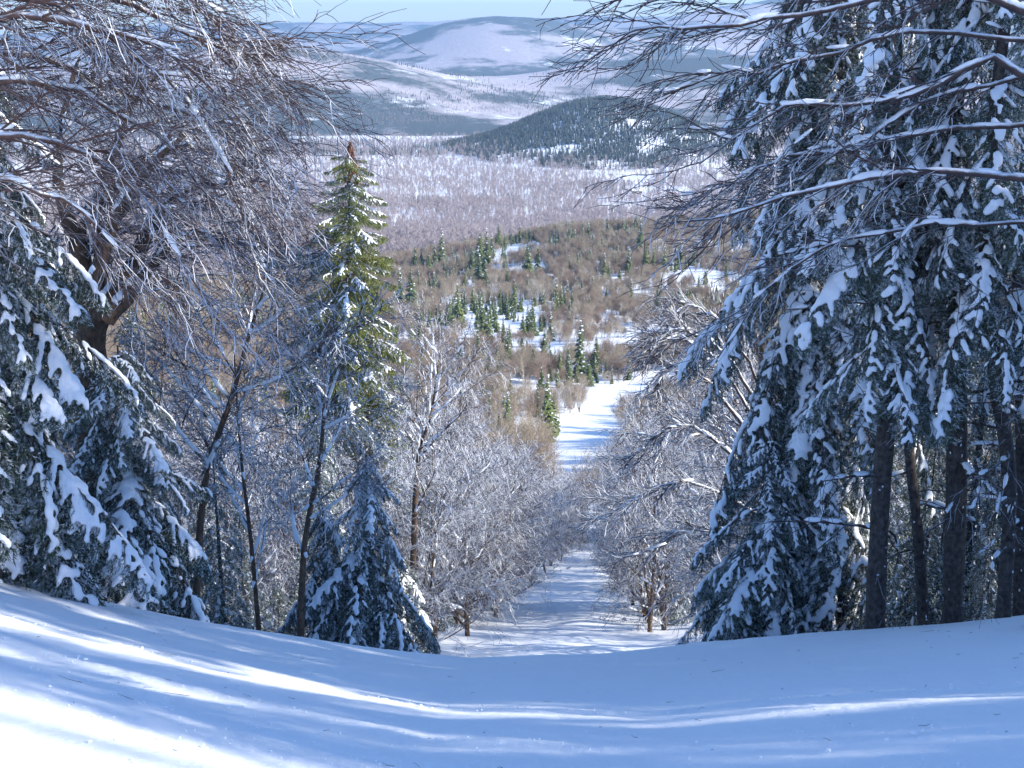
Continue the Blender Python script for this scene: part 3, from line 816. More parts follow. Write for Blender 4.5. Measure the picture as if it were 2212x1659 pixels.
b2 = on_ground(1660, 23)
hand_tree('bare_tree', 'low-branched bare tree sweeping snow-lined boughs over the right of the trail', b2,
          [np.array(b2) - (0, 0, .3), atd(1655, 1150, 23), atd(1650, 930, 23), atd(1645, 720, 23)], (.13, .05),
          [(A(22.8, (1655, 1000), (1560, 860), (1500, 800), (1450, 790), (1405, 830)), .045), (A(22.5, (1655, 1060), (1560, 960), (1490, 920), (1430, 930), (1375, 980)), .045),
           (A(22.2, (1655, 1120), (1550, 1060), (1470, 1040), (1380, 1070), (1310, 1120)), .04), (A(23, (1650, 900), (1580, 780), (1520, 730), (1460, 710), (1420, 740)), .04),
           (A(22.6, (1655, 1180), (1560, 1150), (1470, 1150), (1380, 1200)), .035), (A(23.4, (1645, 840), (1580, 720), (1520, 670), (1470, 660)), .035), (A(22.9, (1655, 960), (1580, 820), (1510, 750), (1450, 730), (1410, 760)), .035)],
          24, d2=(.3, .75), n2=16, n3=7, n4=3, trop=(-.35, 0, -.3), bias=(-.2, 0, 0), m_t=M_BARK_OLD, m_w=M_TWIG, rtw=.0075, l3=(.18, .45), wander=.12, snowy=.9)
# young bare trees left of the trail
def sapling(label, pix, d, r, seed, group=None, name='bare_tree', n1=14):
    pts = [atd(x, y, d) for x, y in pix]; base = np.array(pts[0]); base[2] = HZ(base[0], base[1]); pts[0] = base - (0, 0, .3)
    rng = np.random.default_rng(seed)
    t = thing(name, label, 'tree', base, 0, group)
    me, P, R = trunk_mesh([p - base for p in pts], r, .012, 16, 8, M_BARK_OLD, .04, seed); obj('trunk', me, t)
    H = P[-1][2]
    P1, R1 = sprout(rng, P[None], R[None], n1, .25, .98, (35, 60), (.22 * H, .42 * H), 7, (0, 0, .3), .07, .5, .009, .35, lenpow=.4)
    P2, R2 = sprout(rng, P1, R1, 8, .2, 1., (25, 50), (.35, 1.0), 5, (0, 0, -.15), .09, .6, .007, .5)
    P3, R3 = sprout(rng, P2, R2, 6, .2, 1., (25, 50), (.2, .5), 4, (0, 0, -.25), .1, .7, .0055, .6, rmax=.007)
    P4, R4 = sprout(rng, P3, R3, 3, .2, 1., (25, 50), (.1, .25), 3, (0, 0, -.25), .1, .8, .005, .7, rmax=.006)
    obj('crown', lists([(P1, R1, 4), (P2, R2, 3), (P3, R3, 3), (P4, R4, 3)]).mesh('crown', M_TWIG), t)
    g = Geo(); idx = np.repeat(np.arange(len(P1)), 5); u = rng.uniform(.0, .7, len(idx)); p, T, rr = poly_interp(P1, R1, idx, u)
    blobs(g, p + np.stack([0 * rr, 0 * rr, rr * .9], -1), np.stack([rng.uniform(.08, .22, len(rr)), rr + .012, rr + .012], -1), ICO1, rng, .1, T)
    obj('snow', g.mesh('snow', M_SNOWPACK, True), t)
    return t
sapling('slender dark sapling leaning right beside the low left fir', [(405, 1290), (440, 1060), (500, 860), (545, 700), (600, 540)], 17.0, .06, 31)
sapling('orange-barked sapling on the left lip between two firs', [(640, 1360), (655, 1200), (690, 1000), (700, 850), (690, 740)], 18.5, .06, 32)
sapling('pale thin sapling just left of the orange-barked one', [(560, 1330), (545, 1200), (520, 980), (505, 760)], 19.5, .045, 33)
sapling('fan-shaped bare tree rising right of the green spruce', [(880, 1180), (900, 1020), (930, 900), (950, 760)], 34, .10, 34, n1=20)

# ------------------------------------------------------------------ 2. thickets along the trail
TB = []      # bare tree variants: trunk, twigs, snow meshes
for k in range(5):
    a, c, s = bare_tree(400 + k, [7., 8., 6., 9., 7.][k], spread=[1.0, .9, 1.15, 1., 1.2][k], nl=[13, 14, 12, 15, 14][k], nb=8, nt=6, nq=3, rtw=.0085, stems=[1, 2, 2, 1, 3][k], t0=.12, upness=.25)
    TB.append((a.mesh('trunk', M_BARK_OLD, True), c.mesh('crown', M_TWIG), s.mesh('snow', M_SNOWPACK, True), [7., 8., 6., 9., 7.][k]))
TF = []
for k in range(4):
    H = [6., 8., 5., 9.][k]
    a, c, s = merged_fir(500 + k, H, [1.7, 1.9, 1.7, 2.0][k], [55, 70, 50, 75][k], pitch=(46, 5))
    TF.append((a.mesh('trunk', M_BARK, True), c.mesh('crown', M_NEEDLE), s.mesh('snow', M_SNOWPACK, True), H))

def put(lib, k, name, label, cat, loc, rz, sc, group):
    tm, cm, sm, H = lib[k]
    t = thing(name, label, cat, loc, rz, group, sc)
    sub_parts(t, tm, cm, sm)
    return t
rng = np.random.default_rng(77)
G_L = 'bare trees crowding the left side of the trail'; G_R = 'bare trees crowding the right side of the trail'
G_LF = 'snowy firs lining the left side of the trail'; G_RF = 'snowy firs lining the right side of the trail'
def side_trees():
    for side in (-1, 1):
        for y in np.concatenate([np.arange(20, 60, 3.0), np.arange(60, 125, 4.6)]):
            for row in range(3):
                yy = y + rng.uniform(-1.2, 1.2)
                off = trail_w(yy) + .7 + row * (2.6 + .012 * yy) + rng.uniform(-.5, 1.1)
                if side > 0 and yy > 45: off -= .8
                if side < 0 and 32 < yy < 70: off -= .6
                x = float(trail_x(min(yy, 105))) + side * float(off)
                if side < 0 and yy < 28 and row == 0: continue
                if side > 0 and ((row == 2 and rng.random() < .6) or (yy < 60 and rng.random() < .35)): continue
                k = rng.integers(5); sc = rng.uniform(.85, 1.25)
                if side > 0: sc *= 1.12 if yy > 30 else .85
                if side < 0: sc *= .62 if yy < 30 else (.8 if yy < 45 else .95)
                zz = HZ(x, yy); bpx, tpy = project(np.array([x, yy, zz + 7.5 * sc]))
                if side > 0:
                    for _ in range(12):
                        bpx, tpy = project(np.array([x - 1.8 * sc, yy, zz + TB[k][3] * 1.12 * sc]))
                        if tpy < np.interp(bpx, [540, 575, 616, 650, 690, 740], [480, 462, 425, 378, 318, 255]): sc *= .9
                if side < 0 and yy > 50:
                    for _ in range(12):
                        bpx, tpy = project(np.array([x + 1.5 * sc, yy, zz + TB[k][3] * 1.05 * sc]))
                        if tpy < np.interp(bpx, [440, 500, 530, 560, 600], [380, 410, 455, 474, 480]): sc *= .9
                if side < 0 and yy < 44 and 275 < bpx < 405 and tpy < 400: sc *= .55
                put(TB, k, 'bare_tree', ('frosted bare tree in the thicket left of the trail' if side < 0 else 'frosted bare tree in the thicket right of the trail'),
                    'tree', (x, yy, HZ(x, yy) - .1), rng.uniform(0, 6.28), (sc, sc, sc * rng.uniform(.85, 1.1)), G_L if side < 0 else G_R)
        for y in np.concatenate([np.arange(22, 60, 4.6), np.arange(60, 120, 9.)]):
            yy = y + rng.uniform(-1, 1)
            x = float(trail_x(yy)) + side * float(trail_w(yy) + rng.uniform(.7, 2.4) + (1.0 if yy < 30 else 0))
            k = rng.integers(4); sc = rng.uniform(.5, .85)
            put(TF, k, 'snowy_fir', ('small snow-laden fir edging the left side of the trail' if side < 0 else 'small snow-laden fir edging the right side of the trail'),
                'tree', (x, yy, HZ(x, yy) - .1), rng.uniform(0, 6.28), (sc, sc, sc), G_LF if side < 0 else G_RF)
side_trees()
# firs standing behind the trunks on the right
for i, (dx, d, sc) in enumerate([(1960, 19, .8), (2080, 18, .9), (2170, 20, 1.0), (2240, 17, .7), (1880, 22, 1.1), (2030, 24, 1.2), (2140, 26, 1.2), (1990, 17, .4), (2120, 16.5, .35), (1780, 24, 1.15), (1680, 27, 1.1)]):
    put(TF, i % 4, 'snowy_fir', 'snowy fir in the dark stand behind the right-hand trunks', 'tree', on_ground(dx, d), i * 1.3, (sc,) * 3, 'firs behind the right-hand trunks')
for i, (dx, d, sc, lb) in enumerate([(700, 23, .75, 'snowy fir just left of the dark fir under the green spruce'), (600, 22, .5, 'small snowy fir behind the orange-barked sapling'), (480, 21, .55, 'small snowy fir between the two slender left saplings')]):
    put(TF, (i + 1) % 4, 'snowy_fir', lb, 'tree', on_ground(dx, d), i * 1.9, (sc * 1.15, sc * 1.15, sc), None)
for i, (dx, d, sc) in enumerate([(60, 17, .9), (150, 20, 1.), (-60, 15, .9), (330, 21, .8), (440, 24, .75), (20, 23, 1.2)]):
    put(TF, i % 4, 'snowy_fir', 'snowy fir in the stand behind the old birch', 'tree', on_ground(dx, d), i * 2.1, (sc,) * 3, 'firs behind the old birch')

# ------------------------------------------------------------------ 3. firs upslope, outside the frame, that shade the near slope
SUN_U = (math.sin(SUN_AZ), math.cos(SUN_AZ)); SUN_V = (-SUN_U[1], SUN_U[0])
def su(s, D): return (SUN_V[0] * s + SUN_U[0] * D, SUN_V[1] * s + SUN_U[1] * D)
def shade_trees():
    spots = []
    for s0 in (9.56, 11.2, 12.7, 14.2, 16.2, 18.6):
        for D in (10.5, 14.0, 18.0, 22.5): spots.append((s0 + rng.uniform(0, .2), D + rng.uniform(-1, 1), 1.35, 1.35 if rng.random() < .3 else 1.8))
    spots += [(7.7, 11.5, .66, 1.2), (7.6, 16., .95, 1.5), (7.5, 22., 1.15, 1.7), (6.5, 11.5, .72, 1.15), (6.35, 15., 1.0, 1.45), (6.2, 20., 1.05, 1.65), (5.75, 24., .35, 1.8), (5.1, 26., .3, 1.8), (8.62, 9.6, .5, .62), (8.7, 11.6, .5, .6), (8.5, 8.6, .45, .5)]
    for i, (s, D, sc, sz) in enumerate(spots):
        x, y = su(s, D)
        put(TF, 3 if sz > 1.25 else 1, 'snowy_fir', 'snowy fir upslope to the right, outside the picture', 'tree', (x, y, HZ(x, y) - .1), i * 1.7, (sc, sc, sz), 'firs upslope outside the picture')
shade_trees()

# ------------------------------------------------------------------ 4. forest of the lower slope
def mid_conifer(seed, H=12., R=2.3, tiers=20, nb=9):
    rg = np.random.default_rng(seed); g = Geo(); sg = Geo()
    V = []; F = []; C = []; S = []
    for i in range(tiers):
        h = .04 + .95 * (i / (tiers - 1)) ** .95
        rad = R * (1 - h) ** .85 + .10
        for j in range(nb):
            a = rg.uniform(0, 6.28); r = rad * rg.uniform(.6, 1.15); w = .30 * r + .16
            z0 = h * H + rg.uniform(-.15, .15); dr = (.34 + .2 * (1 - h)) * r
            ca, sa = math.cos(a), math.sin(a)
            def P(x, y, z): return (ca * x - sa * y, sa * x + ca * y, z)
            n = len(V)
            V += [P(.02 * r, 0, z0), P(.55 * r, -w * rg.uniform(.6, 1.2), z0 - dr * .75), P(.6 * r, 0, z0 - dr * .35), P(.55 * r, w * rg.uniform(.6, 1.2), z0 - dr * .75), P(r, 0, z0 - dr), P(.85 * r, -.5 * w, z0 - dr * 1.25), P(.85 * r, .5 * w, z0 - dr * 1.25)]
            F += [(n, n + 1, n + 2), (n, n + 2, n + 3), (n + 1, n + 5, n + 2), (n + 3, n + 2, n + 6), (n + 2, n + 5, n + 4), (n + 2, n + 4, n + 6)]
            if rg.random() < .34 * (1 - h) + .03:
                C.append(P(.62 * r, rg.uniform(-.3, .3) * w, z0 - dr * .42 + .05)); k = rg.uniform(.10, .26); S.append((k * 1.3, k, k * .55))
    g.add(np.array(V), np.array(F))
    blobs(sg, np.array(C), np.array(S), ICO0, rg, .15)
    t = Geo(); z = np.linspace(-.6, H * .99, 5); tubes(t, np.stack([0 * z, 0 * z, z], -1)[None], np.linspace(.17, .02, 5)[None], 5)
    return t, g, sg

def mid_bare(seed, H=11., nl=11, nb=7, nt=7, wt=.035, stems=1, spread=1., up=.45, t0=.3, ntw=2):
    rg = np.random.default_rng(seed)
    Ps = []; Rs = []
    for s in range(stems):
        a = rg.uniform(0, 6.28); sp = 0 if stems == 1 else .14 * H
        e = np.array([sp * math.cos(a) + rg.normal() * .3, sp * math.sin(a) + rg.normal() * .3, H * rg.uniform(.8, .95)])
        Ps.append(spline([(0, 0, -.5), e * .45 + rg.normal(size=3) * .25 * np.array([1, 1, 0]), e], 6)); Rs.append(np.linspace(.15 / stems ** .3, .025, 6))
    P0 = np.array(Ps); R0 = np.array(Rs)
    P1, R1 = sprout(rg, P0, R0, nl, t0, .98, (28, 55), (.25 * H * spread, .45 * H * spread), 4, (0, 0, up), .10, .5, .03, .4, lenpow=.5)
    P2, R2 = sprout(rg, P1, R1, nb, .25, 1., (25, 50), (.12 * H * spread, .22 * H * spread), 3, (0, 0, .25), .12, .6, .018, .5)
    P3, _ = sprout(rg, P2, R2, nt, .2, 1., (20, 50), (.08 * H, .15 * H), 2, (0, 0, .15), .12, .6, .01, .5)
    P4, _ = sprout(rg, P3, np.full((len(P3), 2), .01), ntw, .2, 1., (20, 50), (.05 * H, .09 * H), 2, (0, 0, .1), .1, .6, .01, .5)
    tg = lists([(P0, R0, 5), (P1, R1, 3)]); cg = lists([(P2, R2, 3)])
    slivers(cg, P3[:, 0], P3[:, 1], np.full(len(P3), wt), rg); slivers(cg, P4[:, 0], P4[:, 1], np.full(len(P4), wt * .8), rg)
    sg = Geo(); idx = np.repeat(np.arange(len(P1)), 3); u = rg.uniform(0, .8, len(idx)); p, T, r = poly_interp(P1, R1, idx, u)
    k = rg.random(len(idx)) < .45
    blobs(sg, (p + np.stack([0 * r, 0 * r, r], -1))[k], np.stack([rg.uniform(.15, .4, len(r)), r + .03, r + .03], -1)[k], ICO0, rg, .1, T[k])
    return tg, cg, sg
MC = []
for k in range(5):
    H = [12., 13., 10., 14., 11.][k]
    a, c, s_ = mid_conifer(600 + k, H, [2.3, 2.0, 2.4, 2.2, 1.8][k], [20, 22, 17, 24, 19][k])
    MC.append((a.mesh('trunk', M_BARK, True), c.mesh('crown', M_NEEDLE_MID), s_.mesh('snow', M_SNOWPACK, True), H))
MB = []
for k in range(8):
    H = [10., 11., 9., 12., 10., 11., 12., 8.][k]
    pale = k in (5, 6)
    a, c, s_ = mid_bare(700 + k, H, nl=[12, 11, 13, 11, 12, 8, 9, 14][k], nb=7, nt=5 if pale else 7, stems=[1, 2, 2, 1, 3, 2, 1, 3][k], spread=[1, 1.1, 1.1, .9, 1.2, .9, 1., 1.2][k])
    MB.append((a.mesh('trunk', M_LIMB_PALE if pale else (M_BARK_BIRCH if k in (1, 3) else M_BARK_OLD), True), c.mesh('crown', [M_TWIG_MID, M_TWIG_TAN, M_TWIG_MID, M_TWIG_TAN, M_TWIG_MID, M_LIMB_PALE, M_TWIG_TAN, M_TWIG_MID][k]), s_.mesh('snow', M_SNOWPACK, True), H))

# clearings (outlines taken on the photo's ground, in 1024x768 pixels)
def c5(*pts): return np.array([((750 + x / 2.212) * .42774, (450 + y / 2.212) * .42774) for x, y in pts])
CLEAR = [c5((270, 740), (480, 700), (720, 655), (810, 640), (810, 705), (600, 745), (330, 790)), c5((980, 540), (1150, 570), (1190, 600), (1000, 640)),
         c5((1350, 395), (1450, 385), (1440, 425), (1360, 435)), c5((1690, 275), (1900, 232), (2250, 240), (2250, 345), (1900, 325), (1740, 295)),
         c5((1180, 840), (1420, 780), (1720, 742), (2100, 700), (2100, 760), (1760, 775), (1500, 835), (1200, 875)),
         c5((1000, 1170), (1060, 1163), (1075, 1200), (1010, 1198)),
         c5((1080, 1380), (1100, 1340), (1185, 1310), (1230, 1230), (1490, 1010), (1640, 960), (1660, 1060), (1500, 1250), (1380, 1380))]
def inside(px, py, poly):
    x, y = poly[:, 0], poly[:, 1]; x2, y2 = np.roll(x, -1), np.roll(y, -1)
    c = ((y[None] > py[:, None]) != (y2[None] > py[:, None])) & (px[:, None] < (x2 - x)[None] * (py[:, None] - y[None]) / (y2 - y + 1e-9)[None] + x[None])
    return c.sum(1) % 2 == 1
def in_clearing(X, Y, Z, h):
    bad = np.zeros(len(X), bool)
    for f in (0., .3, .55):
        px, py = project(np.stack([X, Y, Z + f * h], -1))
        for i, c in enumerate(CLEAR): bad |= inside(px, py, c) & ((_hash(np.floor(X * 10), np.floor(Y * 10), 5) > .45) | (i > 3))
    d = np.abs(X - trail_x(Y)) < trail_w(Y) + 1.0
    return bad | (d & (Y < 400))

CONIFERS = [(490,300,400),(520,305,390),(560,330,410),(590,285,395),(628,230,375),(683,295,350),(775,280,330),(825,240,380),(858,235,400),(885,240,340),(920,185,285),(950,225,300),(985,215,260),(1028,182,262),(1085,200,250),(1185,225,290),(1205,210,260),(1288,195,255),(1380,168,250),(1480,135,220),(1537,165,200),(1565,140,205),(1628,135,200),(1650,180,330),(1515,260,320),(1590,320,430),(1465,345,460),(1680,300,400),(1720,310,400),(1775,300,410),(1857,285,400),(1925,290,380),(1070,300,440),(1123,300,430),(815,330,500),(850,380,500),(415,440,620),(470,450,620),(620,615,750),(655,575,690),(708,515,700),(835,590,760),(865,640,760),(903,580,720),(938,530,620),(968,560,620),(1215,480,620),(1477,505,550),(1738,510,640),(1850,500,570),(1045,640,740),(1070,605,740),(1100,640,740),(1137,645,720),(1188,650,770),(1155,730,850),(975,700,800),(1040,750,800),(1065,760,800),(1340,725,960),(1422,780,940),(1280,870,1000),(1385,890,1000),(1330,880,950),(1225,930,1010),(1140,930,1050),(1170,1010,1290),(1200,1080,1250),(360,765,820),(390,690,780),(470,690,800),(510,660,780),(720,800,860),(675,840,890),(720,990,1060),(1545,400,450),(1490,380,450),(780,320,430),(745,420,500),(590,430,520)]
PALES = [(530,545,680),(650,450,580),(690,470,600),(930,350,500),(890,420,520),(1150,430,590),(1120,450,590),(1180,440,590),(1095,475,590),(1280,440,520),(1630,440,540),(1045,850,1010),(890,880,960),(1340,960,1150),(1310,1000,1150),(1235,980,1190),(1600,620,700),(1500,560,640),(1300,600,690),(1050,900,1000),(460,930,1050),(790,500,600)]
def c5px(x, y): return (750 + x / 2.212) * .42774, (450 + y / 2.212) * .42774
G_MC = 'dark green conifers of the lower slope'; G_MB = 'bare brown trees of the lower slope'; G_MP = 'pale birches of the lower slope'
L_MC = 'dark green conifer among the bare woods of the lower slope'; L_MB = 'bare brown tree in the woods of the lower slope'; L_MP = 'pale sunlit birch in the woods of the lower slope'
taken = []      # (px0, px1, py_top, py_base, y) of trees placed one by one
for i, (cx, t0, b0) in enumerate(CONIFERS):
    bx, by = c5px(cx, b0); tx, ty = c5px(cx, t0)
    p = hit(bx, by, 60, 1000); h = (by - ty) / F_PX * math.hypot(p[1], p[2]) * 1.32
    taken.append((bx - .2 * (by - ty) - 1, bx + .2 * (by - ty) + 1, ty, lerp(ty, by, .75), p[1]))
    k = i % 5; sc = h / MC[k][3]; f = 1.3 if h < 9 else 1.15
    put(MC, k, 'conifer', L_MC, 'tree', (p[0], p[1], p[2] - .2), i * 2.4, (sc * f * .95, sc * f * .95, sc), G_MC)
for i, (cx, t0, b0) in enumerate(PALES):
    bx, by = c5px(cx, b0); tx, ty = c5px(cx, t0)
    p = hit(bx, by, 60, 1000); h = (by - ty) / F_PX * math.hypot(p[1], p[2]) * 1.04
    taken.append((bx - .3 * (by - ty), bx + .3 * (by - ty), ty, lerp(ty, by, .8), p[1]))
    k = 5 + i % 2; sc = h / MB[k][3]
    put(MB, k, 'birch_tree', L_MP, 'tree', (p[0], p[1], p[2] - .2), i * 2.4, (sc, sc, sc), G_MP)

def forest_points(n, y0, y1, wid, seed, pw=1.0):
    rg = np.random.default_rng(seed)
    Y = np.sqrt(rg.uniform(y0 ** 2, y1 ** 2, n)) if pw == 1 else y0 * (y1 / y0) ** rg.random(n)
    X = rg.uniform(-1, 1, n) * (wid * Y + 12)
    return X, Y, HT(X, Y), rg
def visible(X, Y, Z, h, m=40):
    px, py = project(np.stack([X, Y, Z + h], -1)); px2, py2 = project(np.stack([X, Y, Z], -1))
    return (px > -m) & (px < 1024 + m) & (py < 800)

def scatter(name, label, cat, X, Y, Z, rot, scl, var, lib, parts=(0, 1), sz=None):
    me = bpy.data.meshes.new(name); me.vertices.add(len(X)); me.vertices.foreach_set('co', np.stack([X, Y, Z], -1).astype(np.float32).ravel())
    for nm, arr in (('rot', rot), ('scl', scl), ('var', var), ('sz', scl if sz is None else sz)):
        a = me.attributes.new(nm, 'FLOAT', 'POINT'); a.data.foreach_set('value', np.asarray(arr, np.float32))
    o = obj(name, me); o['kind'] = 'stuff'; o['label'] = label; o['category'] = cat
    ng = bpy.data.node_groups.new(name, 'GeometryNodeTree')
    ng.interface.new_socket('Geometry', in_out='INPUT', socket_type='NodeSocketGeometry'); ng.interface.new_socket('Geometry', in_out='OUTPUT', socket_type='NodeSocketGeometry')
    nd = ng.nodes; lk = ng.links; gi = nd.new('NodeGroupInput'); go = nd.new('NodeGroupOutput'); jn = nd.new('GeometryNodeJoinGeometry')
    def attr(nm):
        a = nd.new('GeometryNodeInputNamedAttribute'); a.data_type = 'FLOAT'; a.inputs['Name'].default_value = nm; return a.outputs['Attribute']
    cx = nd.new('ShaderNodeCombineXYZ'); lk.new(attr('rot'), cx.inputs[2])
    sx = nd.new('ShaderNodeCombineXYZ'); sc = attr('scl'); lk.new(sc, sx.inputs[0]); lk.new(sc, sx.inputs[1]); lk.new(attr('sz'), sx.inputs[2])
    va = attr('var')
    for k, things_ in enumerate(lib):
        cm = nd.new('FunctionNodeCompare'); cm.data_type = 'FLOAT'; cm.operation = 'EQUAL'; lk.new(va, cm.inputs[0]); cm.inputs[1].default_value = k
        cm.inputs['Epsilon'].default_value = .1
        ip = nd.new('GeometryNodeInstanceOnPoints'); lk.new(gi.outputs[0], ip.inputs['Points']); lk.new(cm.outputs[0], ip.inputs['Selection'])
        lk.new(cx.outputs[0], ip.inputs['Rotation']); lk.new(sx.outputs[0], ip.inputs['Scale'])
        j2 = nd.new('GeometryNodeJoinGeometry')
        for q in things_:
            oi = nd.new('GeometryNodeObjectInfo'); oi.inputs['Object'].default_value = q; oi.inputs['As Instance'].default_value = False; oi.transform_space = 'ORIGINAL'
            lk.new(oi.outputs['Geometry'], j2.inputs[0])
        lk.new(j2.outputs[0], ip.inputs['Instance']); lk.new(ip.outputs[0], jn.inputs[0])
    lk.new(jn.outputs[0], go.inputs[0])
    md = o.modifiers.new('scatter', 'NODES'); md.node_group = ng
    return o

def parts_of(t): return [c for c in t.children]
def lower_forest():
    X, Y, Z, rg = forest_points(40000, 108, 1000, .46, 81)
    h = np.full(len(X), 7.)
    ok = ~in_clearing(X, Y, Z, h * .75) & visible(X, Y, Z, h)
    for f in (5., 8.):
        qx, qy = project(np.stack([X, Y, Z + f], -1)); ok &= ~(inside(qx, qy, CLEAR[6]) & (Y < 260))
    hs = rg.uniform(.30, .80, len(X)) * np.where(Y < 260, 1.1, 1.)
    px, py0 = project(np.stack([X, Y, Z], -1)); _, py1 = project(np.stack([X, Y, Z + hs * 10], -1)); hw = (py0 - py1) * .35
    for (a0, a1, b0, b1, yy) in taken:
        ok &= ~((Y < yy + 1) & (px + hw * .9 > a0) & (px - hw * .9 < a1) & (py1 < lerp(b0, b1, .95)) & (py0 > b0))
    # thin where the snow shows between the trees
    ok &= fbm(X * .02, Y * .02, 91, 3) > -.5 + .3 * rg.random(len(X))
    X, Y, Z, hs = X[ok], Y[ok], Z[ok], hs[ok]
    n = len(X); o = np.argsort(Y); X, Y, Z, hs = X[o], Y[o], Z[o], hs[o]
    var = np.array([0, 1, 2, 3, 4, 7, 0, 2, 4, 7, 1, 5, 6])[rg.integers(13, size=n)]
    scl = hs
    rot = rg.uniform(0, 6.28, n)
    first = {}; NI = 150
    for i in range(min(NI, n)):
        k = int(var[i]); pale = k in (5, 6)
        t = put(MB, k, 'birch_tree' if pale else 'bare_tree', L_MP if pale else L_MB, 'tree', (X[i], Y[i], Z[i] - .2), rot[i], (scl[i],) * 3, G_MP if pale else G_MB)
        first.setdefault(k, t)
    lib = [[c for c in first[k].children] for k in range(8)]
    scatter('bare_woods', 'brown bare woods covering the lower slope between the pistes', 'woods', X[NI:], Y[NI:], Z[NI:] - .2, rot[NI:], scl[NI:], var[NI:], lib)
    # more conifers, singly
    firstc = {}
    X, Y, Z, rg = forest_points(520, 150, 980, .46, 83)
    ok = ~in_clearing(X, Y, Z, np.full(len(X), 8.)) & visible(X, Y, Z, 10.) & (fbm(X * .015, Y * .015, 95, 2) > .0)
    for i in np.nonzero(ok)[0][:200]:
        k = int(rg.integers(5)); sc = rg.uniform(.65, 1.2)
        t = put(MC, k, 'conifer', L_MC, 'tree', (X[i], Y[i], Z[i] - .2), rg.uniform(0, 6.28), (sc * rg.uniform(.75, 1.15),) * 2 + (sc * rg.uniform(.8, 1.2),), G_MC)
        firstc.setdefault(k, t)
    X, Y, Z, rg = forest_points(8000, 240, 1000, .46, 84)
    ok = ~in_clearing(X, Y, Z, np.full(len(X), 6.)) & visible(X, Y, Z, 8.) & (fbm(X * .018, Y * .018, 96, 3) > .02)
    X, Y, Z = X[ok], Y[ok], Z[ok]; n = len(X)
    sc = rg.uniform(.3, .9, n)
    scatter('conifer_growth', 'scattered small dark conifers filling the lower slope woods', 'woods', X, Y, Z - .2, rg.uniform(0, 6.28, n), sc * rg.uniform(.8, 1.2, n), rg.integers(5, size=n), [[c for c in firstc[k].children] for k in range(5)], sz=sc)
lower_forest()

# ------------------------------------------------------------------ 5. woods of the valley and the hills
def far_bare(seed, H=13.):
    rg = np.random.default_rng(seed); g = Geo()
    z = np.array([-1., H * .55, H * .9]); P0 = np.stack([0 * z, 0 * z, z], -1)[None]; R0 = np.array([[.16, .12, .05]])
    tubes(g, P0, R0, 3)
    P1, _ = sprout(rg, P0, R0, 11, .35, 1., (25, 55), (.25 * H, .42 * H), 2, (0, 0, .4), .1, .5, .05, .5, lenpow=.4)
    P2, _ = sprout(rg, P1, np.full((len(P1), 2), .05), 8, .2, 1., (25, 60), (.12 * H, .24 * H), 2, (0, 0, .2), .1)
    slivers(g, P1[:, 0], P1[:, 1], np.full(len(P1), .22), rg); slivers(g, P2[:, 0], P2[:, 1], np.full(len(P2), .24), rg)
    return g
def far_conifer(seed, H=14., R=2.4):
    rg = np.random.default_rng(seed); V = []; F = []
    for i in range(5):
        z0 = H * (.05 + .17 * i); z1 = H * min(1., .05 + .17 * i + .30); r = R * (1 - .17 * i) * rg.uniform(.85, 1.1); n = len(V)
        V.append((0, 0, z1)); m = 7
        for j in range(m):
            a = j * 6.283 / m + rg.uniform(-.3, .3); q = r * rg.uniform(.6, 1.15); V.append((q * math.cos(a), q * math.sin(a), z0 + rg.uniform(-.5, .5)))
        F += [(n, n + 1 + j, n + 1 + (j + 1) % m) for j in range(m)]
    g = Geo(); g.add(np.array(V), np.array(F)); return g
